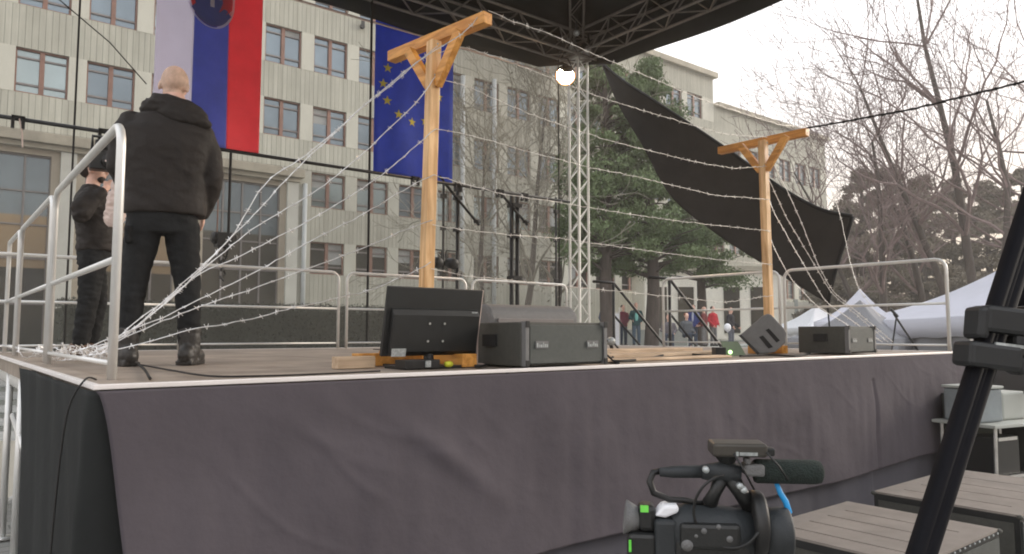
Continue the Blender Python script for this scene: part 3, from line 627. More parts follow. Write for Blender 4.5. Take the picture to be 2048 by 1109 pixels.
# ---------------------------------------------------------------- rear pipe, ropes, hoist, scaffold posts
pz = 3.93
t = thing('hanging_pipe', 'long dark horizontal pipe hung across the rear of the stage under both flags', 'pipe', (-.6, 5.95, pz))
MB().tube([(0, 0, 0), (8.6, 0, 0)], .022, 10).build('pipe', M['dark_metal'], t, True)
for x in (.75, 1.55, 1.92, 5.55, 6.3, 7.1, 7.6):
    MB().lim(x-.06, x-.03, -.03, .03, -.10, .02).lim(x+.03, x+.06, -.03, .03, -.10, .02).lim(x-.06, x+.06, -.03, .03, .0, .03).build('clamp', M['dark_metal'], t)
MB().tube([(.76, -.02, 0), (.79, -.02, -.15), (.80, -.02, -.30)], .008, 5).build('pull_cord', M['pale_cloth'], t)
t = thing('guy_rope', 'dark rope crossing the top left of the facade to the rear pipe', 'rope', ony(110, -8, 5.95).to_tuple(), 0, 'dark ropes at the rear of the stage')
MB().tube([ony(110, -8, 5.95), ony(220, 85, 5.95), ony(293, 168, 5.95)], .007, 5).build('rope', M['cord'], t, world=True)
for (xa, ya), (xb, yb), l, rr in (((153, 0), (136, 690), 'dark vertical rope at the left, crossing the cameraman', .011), ((749, 30), (728, 690), 'double dark vertical rope left of the blue flag', .018), ((1118, 225), (1118, 640), 'thin dark vertical rope left of the truss tower', .010), ((463, 305), (455, 480), 'thick dark rope holding the chain hoist', .017), ((432, 330), (440, 480), 'thin reddish strap beside the chain hoist', .008)):
    a = ony(xa, ya, 6.0); b = ony(xb, yb, 6.0); a.x = b.x = (a.x+b.x)/2; a.z = 6.6 if 'hoist' not in l else 3.93
    t = thing('hanging_rope', l, 'rope', b.to_tuple(), 0, 'dark ropes at the rear of the stage'); MB().tube([a, b], rr, 8).build('rope', M['cord'] if 'red' not in l else M['frame'], t, world=True)
hp = ony(448, 480, 6.0); t = thing('chain_hoist', 'black chain hoist hanging behind the barbed wire right of the bald man', 'hoist', hp.to_tuple())
MB().box((0, 0, .0), (.20, .16, .17)).lathe((-.15, 0, .02), (1, 0, 0), [(0, .05), (.02, .075), (.28, .075), (.30, .05)], 12).build('motor', M['black_plastic'], t, bevel=.01)
b_ = MB()
for k in range(14): b_.tube([(.03*math.sin(k*1.9), .02*math.cos(k), -.08-k*.03), (.03*math.sin(k*1.9+1), 0, -.11-k*.03)], .012, 5)
b_.build('chain', M['dark_metal'], t); MB().tube([(-.05, 0, -.05), (-.07, 0, -.2), (-.02, 0, -.32), (.04, 0, -.2), (.05, 0, -.05)], .01, 6).build('chain_bag', M['cord'], t)
SCG = 'black scaffold posts at the rear right of the stage'
for px, w_, l, ytop in ((885, .035, 'thin black scaffold post beside the left wooden post, with a lamp on it', 368), (914, .05, 'black scaffold post with knobbly fittings right of the blue flag', 365), (1029, .085, 'thickest black scaffold post between rope and flag', 385), (1113, .03, 'thin black post just left of the truss tower', 395)):
    b = ony(px, 680, 6.25); t = thing('scaffold_post', l, 'scaffold post', (b.x, 6.25, 0), 0, SCG); zt = ony(px, ytop, 6.25).z
    m_ = MB()
    if w_ > .06: m_.tube([(-.06, 0, 0), (-.06, 0, zt)], .035, 8).tube([(.06, 0, 0), (.06, 0, zt)], .035, 8)
    else: m_.tube([(0, 0, 0), (0, 0, zt)], w_*.6, 8)
    m_.build('upright', M['dark_metal'], t, True); k_ = MB()
    for z in (1.9, 2.6, 3.3, 3.8): MB().box((0, 0, z), (w_*2.2, w_*2, .06)).build('coupler', M['dark_metal'], t)
for (a, b), l in ((((878, 352), (958, 450)), 'dark diagonal brace right of the left wooden post'), (((1000, 385), (1055, 450)), 'dark diagonal brace across the thickest scaffold post')):
    p, q = ony(*a, 6.2), ony(*b, 6.2); t = thing('diagonal_brace', l, 'scaffold brace', p.to_tuple(), 0, 'diagonal scaffold braces'); MB().tube([p, q], .022, 8).tube([q-V((.09, 0, -.05)), q+V((.02, 0, .06))], .03, 6).build('brace', M['dark_metal'], t, True, world=True)
p = ony(890, 522, 6.15); t = thing('stage_light', 'pair of black stage lights clamped to the thin scaffold post', 'stage light', p.to_tuple())
for dx in (-.16, .12):
    MB().lathe((dx, -.1, -.05), (0, 1, .2), [(0, .06), (.02, .085), (.18, .08), (.24, .04)], 14).build('lamp_body', M['black_plastic'], t, True)
    MB().tube([(dx-.1, 0, 0), (dx-.1, 0, .16), (dx+.1, 0, .16), (dx+.1, 0, 0)], .014, 6).build('yoke', M['dark_metal'], t)
t = thing('mesh_scrim', 'translucent dark grey mesh scrim hung between the blue flag and the truss tower', 'scrim', (5.7, 6.12, 1.5))
def scr(u, v): return V((5.72+u*2.2, 6.32+.02*math.sin(u*9), 1.52+v*4.75))
MB().grid(scr, 24, 10).build('mesh', see_through('grey_scrim_mesh', (.20, .20, .18), .40), t, True, world=True)
t = thing('mesh_scrim', 'wide faint mesh scrim hung from the rear pipe down to the deck behind the rails', 'scrim', (-.5, 6.2, 1.5))
MB().grid(lambda u, v: V((-.5+u*6.2, 6.22+.02*math.sin(u*17), 1.52+v*2.38)), 40, 6).build('mesh', see_through('faint_grey_mesh', (.16, .16, .145), .30), t, True, world=True)
# ================================================================ FLAGS
def wav(x, z, sd, amp): return amp*(math.sin(x*4.6+sd+z*.35)+.5*math.sin(x*9.3+z*.9+sd*2))
def flag(name, label, x0, x1, z0, z1, bands, sd, amp, y=6.17):
    t = thing(name, label, 'flag', (x0, y, z1), 0); m_ = MB(); W = x1-x0
    Y = lambda x, z: wav(x, z, sd, amp*(.35+.65*(z1-z)/(z1-z0)))
    nb = len(bands)
    for i in range(nb):
        m_.cur = i; m_.grid(lambda u, v: V((W*(i+u)/nb-.035*(1-v)*0, Y(W*(i+u)/nb, z0+(z1-z0)*v), -(z1-z0)*(1-v)+.02*math.sin(W*(i+u)/nb*5)*(1-v))), 16, 60)
    m_.build('cloth', bands, t, True, thick=.0015); MB().tube([(-.05, 0, .02), (W+.05, 0, .02)], .02, 8).build('top_bar', M['dark_metal'], t)
    return t, Y
def ribbon(mb, pts, w, Yf, z1, off):            # flat band following the cloth
    for i in range(len(pts)-1):
        a, b = V((pts[i][0], 0, pts[i][1])), V((pts[i+1][0], 0, pts[i+1][1])); d = (b-a).normalized(); n = V((-d.z, 0, d.x))*w/2; a -= d*w*.2; b += d*w*.2
        q = [a+n, a-n, b-n, b+n]; mb.prism([V((p.x, Yf(p.x, p.z+z1)-off, p.z)) for p in q], (0, 2*off, 0))
def fillpoly(mb, poly, Yf, z1, off):
    mb.prism([V((x, Yf(x, z+z1)-off, z)) for x, z in poly], (0, 2*off, 0))
sx0, sx1, sz0, sz1 = ony(313, 20, 6.17).x, ony(519, 290, 6.17).x, ony(480, 301, 6.17).z, 6.75
fs, Yf = flag('striped_flag', 'long vertical white, blue and red flag with a shield, hanging left behind the bald man', sx0, sx1, sz0, sz1, [M['flag_white'], M['flag_blue'], M['flag_red']], .4, .032)
# shield with double cross on three hills
cx = (onx and (ony(423, 30, 6.17).x - sx0)); zb = ony(420, 57, 6.17).z-sz1; sw = .285; sh = .66
def shield(s, grow=0):
    P = []
    for k in range(13):
        a = k/12; x = sw*s*(1-a)**.55 if a < 1 else 0; P.append((x, a))
    L_ = [(cx+sw*s, zb+sh)]+[(cx+sw*s*math.cos(a), zb+(1-s)*.02+(sh*.55)*(1-math.sin(a)) ) for a in [i*math.pi/2/10 for i in range(11)]]
    R2 = [(2*cx-x, z) for x, z in reversed(L_)]
    return L_+R2[1:]
sdm = MB(); sdm.cur = 0; fillpoly(sdm, shield(1.0), Yf, sz1, .004); sdm.cur = 1
ins = [(cx+(x-cx)*.90, zb+.03+(z-zb)*.93) for x, z in shield(1.0)]; fillpoly(sdm, ins, Yf, sz1, .007)
so = sdm.build('shield', [M['flag_white'], M['flag_red']], fs)
hl = MB(); hills = []
for k in range(25):
    x = -1+2*k/24; z = .20+.09*max(math.exp(-((x)/.28)**2)*1.25, math.exp(-((abs(x)-.66)/.26)**2)); hills.append((cx+x*sw*.86, zb+z))
low = [(x, z) for x, z in ins if z < zb+.20]
low.sort(key=lambda q: q[0]); fillpoly(hl, hills+list(reversed(low)), Yf, sz1, .010); hl.build('three_hills', M['flag_blue'], so)
cr = MB()
for a in (((cx, zb+.28), (cx, zb+.62)), ((cx-.10, zb+.42), (cx+.10, zb+.42)), ((cx-.075, zb+.53), (cx+.075, zb+.53))): ribbon(cr, a, .05, Yf, sz1, .012)
cr.build('double_cross', M['flag_white'], so)
ex0, ex1, ez0, ez1 = ony(750, 150, 6.17).x, ony(906, 300, 6.17).x, ony(820, 357, 6.17).z, 6.75
fe, Ye = flag('blue_flag', 'long vertical deep blue flag with a ring of yellow stars behind the left wooden post', ex0, ex1, ez0, ez1, [M['eu_blue']], 1.3, .034)
_q = ony(824, 181, 6.17); scx, scz = _q.x-ex0, _q.z-ez1
for k in range(12):
    sm = MB(); a = math.pi/6*k; ccx, ccz = scx+.485*math.sin(a), scz+.485*math.cos(a); P = []
    for j in range(10):
        rr = .075 if j % 2 == 0 else .030; P.append((ccx+rr*math.sin(j*math.pi/5), ccz+rr*math.cos(j*math.pi/5)))
    for j in range(10): fillpoly(sm, [(ccx, ccz), P[(j+1) % 10], P[j]], Ye, ez1, .005)
    sm.build('star', M['gold'], fe)
# ================================================================ WOODEN POSTS + BARBED WIRE
def tpost(label, base, lean, beamL, beamR, fl_=.47, fr_=.36):
    t = thing('wooden_post', label, 'wooden post', base, 0, 'T-shaped wooden posts strung with barbed wire'); bx, by, bz = base
    top = V((lean, 0, 3.60-bz)); w = .072
    MB().bar((0, 0, 0), top, w, w).build('upright', M['pine_v'], t, bevel=.004)
    A, B = V(beamL)-V(base), V(beamR)-V(base)
    MB().bar(A, B, .075, .075).build('crossbeam', M['pine_h'], t, bevel=.004)
    d = (B-A); d.z = 0; d.normalize(); low = top-V((0, 0, .30)); tp = top+V((0, 0, .03))
    for s in (-1, 1): MB().bar(low+d*.03*s, tp+d*.25*s-V((0, 0, .03)), .05, .065).build('brace', M['pine_h'], t, bevel=.003)
    for q in (low+V((-.02, -.045, .06)), low+V((.02, -.045, .02)), top+V((0, -.045, -.03))): MB().lathe(q, (0, -1, 0), [(0, .007), (.004, .006)], 8).build('screw', M['badge'], t)
    MB().lim(-fl_, fr_, -.05, .05, .0, .075).build('foot_beam', M['pine_h'], t, bevel=.004)
    fy = .5 if fl_ > .4 else .16
    for y0, y1 in ((-fy, -.05), (.05, fy)): MB().lim(-.05, .05, y0, y1, .0, .075).build('foot_beam', M['pine_h'], t, bevel=.004)
    for s in (-1, 1): MB().bar((s*.20, 0, .07), (s*.04, 0, .24), .045, .05).build('foot_brace', M['pine_h'], t, bevel=.003)
    return t
LB = V((1.955, .82, SZ+.005)); RB = V((5.93, .90, SZ+.005))
LBR, LBL = onz(976, 36, 3.66), onz(783, 115, 3.66)
RBR, RBL = onz(1615, 264, 3.66), onz(1439, 302, 3.66)
tpost('left varnished wooden T-post with crossbeam, behind the black monitor', LB.to_tuple(), .055, LBL, LBR)
tpost('right varnished wooden T-post with crossbeam, behind the tilted grey wedge speaker', RB.to_tuple(), -.03, RBL, RBR, .3, .17)
def strand(label, pts, group, sd=0, r=.0026, mname='wire', sag=0):
    rnd = random.Random(sd); P = [pts[0]]; 
    for a, b in zip(pts, pts[1:]):
        n = max(1, int((b-a).length/.045))
        for k in range(1, n+1): P.append(a.lerp(b, k/n))
    for _ in range(3): P = [P[0]]+[(P[i-1]+P[i]*2+P[i+1])/4 for i in range(1, len(P)-1)]+[P[-1]]
    P = [p+V((rnd.gauss(0, .0012), rnd.gauss(0, .0012), rnd.gauss(0, .0022))) for p in P]
    m_ = MB(); m_.tube(P, r, 5, False); acc = 0
    for i in range(1, len(P)-1):
        acc += (P[i]-P[i-1]).length
        if acc > .095:
            acc = 0; t = (P[i+1]-P[i]).normalized()
            for s in (0, 1):
                d = V((rnd.gauss(0, 1), rnd.gauss(0, 1), rnd.gauss(0, 1))); d = (d-t*d.dot(t)).normalized(); q = P[i]+t*.012*s
                m_.tube([q-d*.017+t*.006, q+d*.017-t*.006], .0019, 4, False)
            m_.tube([P[i]-t*.005, P[i]+t*.012], r*1.5, 5)
    o = m_.build('barbed_wire', M[mname], None); return tag(o, label, 'barbed wire', group)
def vplane(A, B, pxs):
    d = B-A; n = V((-d.y, d.x, 0)).normalized(); return [onplane(x, y, A, n) for x, y in pxs]
BW = 'barbed wire strands between the two wooden posts'
post = lambda z: LB+V((.055*(z-1.5)/2.1, -.05, z-SZ)); rpost = lambda z: RB+V((-.03*(z-1.5)/2.1, -.05, z-SZ))
def span(label, pxs, A, B, group, sd, **k):
    if 'fanning' in group: k.setdefault('r', .0030)
    if group == BW: k.setdefault('r', .0023); k.setdefault('mname', 'wire_dull')
    strand(label, [A]+vplane(A, B, pxs)+[B], group, sd, **k)
span('top barbed wire strand from the near end of the left crossbeam to the right crossbeam', [(1040, 49), (1080, 60), (1123, 78), (1180, 105), (1252, 135), (1325, 165), (1393, 195), (1470, 222), (1560, 250)], LBR+V((0, 0, .05)), RBR+V((0, 0, .05)), BW, 1)
span('second barbed wire strand from the top, crossing before the white truss tower', [(915, 90), (1000, 115), (1100, 155), (1216, 200), (1240, 207), (1310, 228), (1400, 255), (1450, 268)], post(3.5), rpost(3.62), BW, 2)
span('third barbed wire strand from the top between the posts', [(932, 170), (1005, 205), (1100, 243), (1119, 249), (1216, 281), (1306, 303), (1397, 325), (1469, 337)], post(3.33), rpost(3.33), BW, 3)
span('fourth barbed wire strand from the top between the posts', [(943, 270), (1040, 299), (1119, 319), (1180, 335), (1288, 357), (1433, 391)], post(3.0), rpost(3.0), BW, 4)
span('fifth barbed wire strand from the top between the posts', [(930, 368), (1000, 387), (1130, 407), (1252, 427), (1397, 447)], post(2.7), rpost(2.69), BW, 5)
span('sixth barbed wire strand from the top between the posts', [(897, 456), (1019, 470), (1130, 478), (1325, 506), (1433, 519)], post(2.38), rpost(2.36), BW, 6)
span('lowest barbed wire strand between the posts, just above the rear rails', [(930, 552), (1000, 558), (1126, 572), (1330, 592), (1450, 605)], post(2.1), rpost(2.06), BW, 7)
BL = 'barbed wire strands fanning down to the tangle at the left'
K = atd(178, 712, 4.05); K.z = SZ+.08
Kp = [(234, 686)]
span('barbed wire strand from the left crossbeam sagging widest past the chain hoist', [(935, 62), (835, 122), (760, 185), (730, 207), (690, 247), (600, 322), (540, 352), (505, 400), (470, 468), (400, 540), (330, 610), (270, 655), (236, 682)], LBR+V((-.02, .04, .05)), K, BL, 11, r=.003)
span('barbed wire strand from the left post top, drawn tight to the tangle', [(830, 128), (780, 172), (720, 218), (620, 312), (560, 370), (508, 432), (400, 535), (325, 606), (236, 684)], post(3.55), K+V((.03, .02, .02)), BL, 12)
span('barbed wire strand from high on the left post across the blue flag', [(835, 205), (790, 245), (730, 305), (637, 380), (560, 425), (500, 461), (400, 543), (320, 615), (240, 683)], post(3.36), K+V((-.05, .02, .03)), BL, 13)
span('barbed wire strand from the left post passing below the blue flag stars', [(788, 331), (724, 378), (600, 452), (541, 481), (458, 524), (397, 545), (343, 593), (270, 643)], post(3.0), K+V((.05, -.04, 0)), BL, 14)
span('barbed wire strand from the middle of the left post to the tangle', [(806, 380), (731, 427), (608, 488), (523, 539), (433, 582), (325, 636)], post(2.70), K+V((-.08, 0, .01)), BL, 15)
span('barbed wire strand from the lower middle of the left post to the tangle', [(799, 465), (731, 495), (608, 540), (498, 580), (397, 614), (306, 650), (234, 681)], post(2.41), K+V((.06, .05, 0)), BL, 16)
span('lowest barbed wire strand of the left fan, sagging before the rear rails', [(820, 548), (752, 576), (680, 596), (590, 614), (469, 647), (397, 654), (325, 676), (245, 697)], post(2.14), K+V((-.1, -.05, -.02)), BL, 17)
BRG = 'barbed wire strands running down right from the right post'
for i, (pxs, z, dx, l) in enumerate((([(1574, 380), (1603, 445), (1635, 528), (1664, 582)], 3.45, 0, 'outermost strand of the right fan, over the charcoal tarp'), ([(1574, 438), (1607, 492), (1661, 585)], 3.20, -.12, 'second strand of the right fan, over the charcoal tarp'), ([(1545, 420), (1592, 503), (1650, 603)], 2.98, -.25, 'third strand of the right fan, over the charcoal tarp'), ([(1549, 499), (1581, 557), (1632, 611)], 2.60, -.4, 'lowest strand of the right fan, nearest the right post'))):
    e = V((7.9+dx, .62, SZ+.1)); span(l, pxs, rpost(z), e, BRG, 20+i, r=.003)
e = onz(1768, 640, 2.1) if False else atd(1760, 632, 6.6)
span('long loose strand hanging from the near end of the right crossbeam past the tarp corner', [(1655, 360), (1682, 434), (1697, 513), (1715, 575), (1740, 610)], RBR, e, BRG, 26, r=.0022, mname='wire_dull')
s_ = atd(2110, 148, 5.2); strand('taut barbed wire from the right crossbeam, backlit darkness painted in, against the white sky', [RBR+V((0, 0, .04)), (RBR+s_)/2-V((0, 0, .015)), s_], 'barbed wire leaving the photo at the right', 27, mname='seam', r=.009)  # near-black colour paints the wire's backlit silhouette
# tangle on the deck
rnd = random.Random(9); m_ = MB(); p0, p1 = onz(95, 722, SZ), onz(225, 728, SZ); ctr = (p0+p1)/2
for k in range(34):
    f = rnd.random(); c = p0.lerp(p1, f)+V((rnd.gauss(0, .05), rnd.gauss(0, .16), 0)); R = rnd.uniform(.03, .10); ax = Euler((rnd.uniform(-1.3, 1.3), rnd.uniform(-1.3, 1.3), rnd.uniform(0, 6))).to_matrix(); P = []
    n = rnd.randint(7, 16); a0 = rnd.uniform(0, 6)
    for i in range(n): a = a0+i*.42; q = c+ax @ V((math.cos(a)*R, math.sin(a)*R*.8, .012*i*rnd.uniform(.2, 1))); q.z = max(SZ+.012, SZ+.05+(q.z-SZ)*.75); P.append(q)
    m_.tube(P, .0034, 4, False)
    for q in P[1:-1:2]:
        d = V((rnd.gauss(0, 1), rnd.gauss(0, 1), rnd.gauss(0, 1))).normalized()*.022; a, b = q-d, q+d; a.z = max(a.z, SZ+.008); b.z = max(b.z, SZ+.008); m_.tube([a, b], .0024, 4, False)
tag(m_.build('wire_tangle', M['wire']), 'tangled heap of bright barbed wire on the deck by the nearest rail post', 'barbed wire')
# ================================================================ TARP
TX = 9.0
TP = [onx(*q, TX) for q in [(1205, 128), (1240, 158), (1330, 215), (1440, 290), (1550, 368), (1640, 418), (1702, 432)]]
BP = [onx(*q, TX) for q in [(1205, 128), (1235, 210), (1290, 300), (1345, 395), (1420, 460), (1530, 530), (1655, 606)]]
def lerpl(P, u): k = u*(len(P)-1); i = min(len(P)-2, int(k)); return P[i].lerp(P[i+1], k-i)
def smoothl(P, u):
    k = u*(len(P)-1); i = min(len(P)-2, int(k)); f = k-i; a, b, c, d = P[max(0, i-1)], P[i], P[i+1], P[min(len(P)-1, i+2)]
    return .5*((2*b)+(c-a)*f+(2*a-5*b+4*c-d)*f*f+(3*b-a-3*c+d)*f**3)
def tarp(u, v):
    p = smoothl(TP, u).lerp(smoothl(BP, u), v); return p+V((.16*math.sin(math.pi*v)*math.sin(math.pi*u)+.03*math.sin(u*14+v*5), 0, 0))
t = thing('charcoal_tarp', 'loose charcoal mesh tarp drooping from the roof corner across the right side', 'tarp', TP[0].to_tuple())
MB().grid(tarp, 60, 24).build('sheet', M['tarp'], t, True, world=True, thick=.004)
MB().tube([tarp(k/40, 0) for k in range(1, 41)], .028, 8).tube([tarp(1, k/12) for k in range(13)], .030, 8).build('hem', M['seam'], t, True, world=True)
MB().tube([TP[0], V((8.35, 6.05, 6.3))], .01, 6).tube([BP[-1], V((BP[-1].x+.1, BP[-1].y-.05, 0))], .012, 6).build('lashing', M['cord'], t, world=True)
# ================================================================ SPEAKERS, MONITOR, SMALL THINGS ON DECK
def cabinet(label, loc, rz, W, D, H, group):
    t = thing('speaker_cabinet', label, 'speaker', loc, rz, group); b = .035
    pr = [(0, 0), (W, 0), (W-.03, D), (.03, D)]
    MB().prism([(x, y+.02, 0) for x, y in pr], (0, 0, H)).build('housing', M['grey_box'], t, bevel=.008)
    MB().lim(.045, W-.045, -.008, .018, .015, H-.015).build('grille', M['grey_box2'], t, bevel=.004)
    for x in (.008, W-.036): MB().lim(x, x+.028, -.014, .03, .0, H+.004).build('end_rail', M['galv'] if False else M['wedge'], t, bevel=.003)
    for x in (.003, W-.043):
        for z in (-.0, H-.03): MB().lim(x+.005, x+.03, -.022, -.015, z, z+.035).build('pin', M['dark_metal'], t)
    for x in (.085, W-.085-.095):
        bd = MB().lim(x, x+.095, -.0125, -.0085, H*.40, H*.40+.042).build('badge', M['wedge'], t)
        m_ = MB()
        for k, hh in enumerate((.9, .55, .55, .95, .6, .6)): m_.lim(x+.006+k*.0145, x+.015+k*.0145, -.0155, -.013, H*.40+.007, H*.40+.007+.028*hh)
        m_.build('lettering', M['badge'], bd)
    MB().lim(-.004 if True else 0, .022, D*.40, D*.40+.13, H*.44, H*.72).build('side_handle', M['seam'], t)
    return t
SG = 'flat line-array speaker cabinets on the stage front'
cabinet('wide grey-green speaker cabinet on the front edge right of the black monitor, nearest one', (2.11, .03, SZ+.012), 0, .665, .62, .25, SG)
cabinet('smaller looking speaker cabinet on the front edge before the white tent, farther right', (6.06, .20, SZ+.012), math.radians(3), .60, .46, .25, SG)
t = thing('wedge_monitor', 'grey wedge monitor with rounded top lying behind the nearest speaker cabinet', 'speaker', (2.55, .92, SZ+.004), 0, 'stage wedge monitors')
m_ = MB(); W = .84
m_.prism([(0, 0, 0), (0, .42, 0), (0, .42, .18), (0, .16, .40), (0, .07, .40), (0, 0, .33)], (W, 0, 0)); m_.build('housing', M['wedge'], t, bevel=.03)
MB().lim(.06, W-.06, -.012, -.002, .05, .30).build('back_panel', mat('grey_back_panel', (.19, .175, .17), .6), t, bevel=.006)
for x in (.14, .62): MB().tube([(x, -.012, .03), (x+.02, -.06, .012), (x+.2, -.12, .012)], .008, 6).build('cable_tail', M['cord'], t)
# tilted wedge with two slots
A = V((0, .42, 0)); nn = V((0, 1, 0))
dvw = (ray(1526, 668)); dh = V((dvw.x, dvw.y, 0)).normalized(); base = onz(1530, 712, SZ)+dh*.06; pn = dh
P = [onplane(x, y, base, pn) for x, y in ((1479, 671), (1526, 631), (1536, 627), (1543, 630), (1569, 658), (1573, 666), (1571, 686), (1549, 705), (1518, 709))]
t = thing('wedge_monitor', 'tilted grey wedge monitor showing two dark slots, before the right wooden post', 'speaker', (base.x, base.y, SZ), 0, 'stage wedge monitors')
MB().prism(P, dh*.34).build('housing', M['wedge'], t, world=True, bevel=.012)
def quad(mb, q, off, th): mb.prism([onplane(x, y, base-dh*off, pn) for x, y in q], dh*th)
for q in (((1531, 660), (1538, 657), (1560, 681), (1553, 685)), ((1518, 674), (1526, 671), (1546, 694), (1537, 697))):
    m_ = MB(); quad(m_, q, .004, .006); m_.build('port', M['seam'], t, world=True)
m_ = MB(); quad(m_, ((1477, 671), (1482, 669), (1519, 706), (1516, 711)), .012, .36); m_.build('grille', M['dark_metal'], t, world=True)
# black display seen from behind
mt = thing('display_monitor', 'black flat-screen display seen from behind, tilted on the front edge of the stage', 'monitor', (1.43, .42, SZ))
W, H = .64, .385; R = Euler((math.radians(11), 0, math.radians(0))).to_matrix(); O = V((0, 0, .075))
def TB(mb, x0, x1, y0, y1, z0, z1): mb.box(O+R @ V(((x0+x1)/2, (y0+y1)/2, (z0+z1)/2)), (x1-x0, y1-y0, z1-z0), R)
mt.rotation_euler.z = math.radians(1.5)
m_ = MB(); TB(m_, 0, W, -.012, .012, 0, H); m_.build('screen_housing', M['black_plastic'], mt, bevel=.004)
m_ = MB(); m_.prism([O+R @ V(q) for q in ((.03, -.012, .0), (.03, -.045, .03), (.03, -.047, .235), (.03, -.025, .262), (.03, -.012, .27))], R @ V((W-.06, 0, 0))); m_.build('rear_shell', M['black_plastic'], mt, bevel=.004)
for x in (.265, .365):
    for z in (.09, .19):
        m_ = MB(); m_.lathe(O+R @ V((x, -.048, z)), R @ V((0, -1, 0)), [(0, .007), (.003, .007)], 10); m_.build('screw', M['alu'], mt)
m_ = MB(); TB(m_, .04, .13, -.0485, -.046, .006, .05); m_.build('rating_label', M['badge'], mt)
m_ = MB(); TB(m_, .56, .60, -.034, -.024, .25, .258); m_.build('logo_strip', M['badge'], mt)
MB().lim(.12, .50, -.10, .16, .0, .018).tube([(.31, -.01, .02), (.31, .0, .12)], .03, 10).build('stand', M['dark_metal'], mt, bevel=.004)
MB().tube([O+R @ V((W+.004, 0, H)), O+R @ V((W+.006, 0, .1)), V((W+.02, 0, .02)), V((W+.06, -.05, .01))], .006, 6).build('white_cable', M['pale_cloth'], mt)
# loose boards & bits under the monitor
def board(label, x0, x1, y0, y1, z0, z1, m='ply', rz=0, name='wooden_board'):
    t = MB().box((0, 0, (z1-z0)/2), (x1-x0, y1-y0, z1-z0)); o = t.build(name, M[m], None, bevel=.004); o.location = ((x0+x1)/2, (y0+y1)/2, SZ+z0); o.rotation_euler.z = rz
    return tag(o, label, 'board', 'loose boards on the deck')
board('raw pale wooden block left of the monitor, lying behind the foot beam', 1.27, 1.50, .60, .68, .003, .07)
board('long pale plywood plank lying on the deck left of the green box', 3.35, 5.6, .95, 1.22, .003, .03, 'ply', math.radians(4))
board('second pale plywood plank lying behind the first near the stairs', 3.6, 5.7, 1.55, 1.85, .003, .05, 'ply', math.radians(-2))
board('narrow raw plank across the deck beside the nearest speaker cabinet', 3.0, 4.6, .38, .52, .003, .022, 'ply', math.radians(2))
t = thing('power_box', 'small dark power box under the display monitor with a yellow plug', 'power box', (1.62, .36, SZ+.004))
MB().lim(-.10, .12, -.06, .06, 0, .05).build('box_body', M['dark_metal'], t, bevel=.005); MB().lathe((.16, -.05, .022), (1, 0, 0), [(0, .014), (.03, .018), (.045, .012)], 10).build('plug', emit('x', (0, 0, 0), 0) if False else mat('yellow_plug', (.6, .62, .04), .5), t, True)
MB().lim(.02, .05, -.075, -.062, .01, .045).build('socket_label', M['badge'], t)
gp = onz(1448, 712, SZ); t = thing('control_box', 'small dark box with a green display and green lit lamp, left of the tilted wedge', 'control box', (gp.x, gp.y, SZ+.004), -HEAD)
MB().lim(-.07, .02, 0, .14, 0, .07).build('box_body', M['dark_metal'], t, bevel=.005)
MB().prism([(.02, .02, 0), (.20, .02, 0), (.17, .14, .12), (.02, .14, .12)], (0, .03, 0)).build('cover', mat('sage_green_cover', (.20, .25, .17), .6), t)
MB().lathe((.055, .0, .03), (0, -1, 0), [(0, .018), (.01, .016)], 12).build('indicator_lamp', emit('green_indicator', (.55, 1, .35), 2.2), t)
def cable(label, pts, r=.007, mname='cord'):
    P = []; 
    for i in range(len(pts)*8): P.append(smoothl(pts, i/(len(pts)*8-1)))
    o = MB().tube(P, r, 6).build('cable', M[mname], None, True); tag(o, label, 'cable', 'cables lying on the deck')
dk = lambda x, y, z=SZ+.012: onz(x, y, z)
cable('black cable lying on the deck right of the bald man, running to the front edge', [dk(235, 722), dk(300, 733), dk(345, 741), dk(420, 752), dk(520, 752), dk(640, 748), dk(760, 742)], .005)
cable('short black cable end between the bald man and the front edge', [dk(262, 722), dk(285, 735), dk(300, 757)], .007)
cable('black cable winding on the deck right of the nearest speaker cabinet', [dk(1215, 700), dk(1225, 712), dk(1232, 722), dk(1300, 716), dk(1350, 707), dk(1430, 712)], .009)
cable('black cable loops behind the monitor foot', [dk(900, 728), dk(920, 716), dk(945, 724), dk(955, 733), dk(985, 726)], .008)
cable('thick black cable along the deck before the right speaker cabinet', [dk(1480, 712), dk(1540, 710), dk(1590, 712), dk(1620, 706)], .009)
cable('thin black cable from the nearest speaker cabinet over the deck edge', [V((2.80, .10, SZ+.10)), V((2.84, .04, SZ+.03)), V((2.86, .01, SZ+.015)), V((2.90, .16, SZ+.012)), V((3.05, .30, SZ+.012))], .006)
cable('black cable trailing on the deck behind the display monitor toward the rear', [V((1.75, .5, SZ+.012)), V((1.6, 1.2, SZ+.012)), V((2.2, 2.2, SZ+.012)), V((3.3, 3.0, SZ+.012)), V((3.6, 4.6, SZ+.012))], .006)
hang = [onz(172, 752, SZ+.02), V((-.03, .12, 1.5)), V((-.10, .12, 1.1)), V((-.10, .10, .7)), V((-.11, .08, .3)), V((-.11, .06, .02))]
a = hang[0]; cable('thin grey cable hanging down the black side skirt at the left corner', [V((.05, .24, SZ+.012)), V((.005, .22, SZ+.012)), V((-.055, .19, 1.38)), V((-.085, .17, 1.0)), V((-.10, .14, .6)), V((-.11, .12, .02))], 0.004, 'cord')
m_ = thing('small_clamp', 'small black clamp lamp on the planks right of the nearest speaker cabinet', 'clamp', onz(1222, 700, SZ+.005).to_tuple())
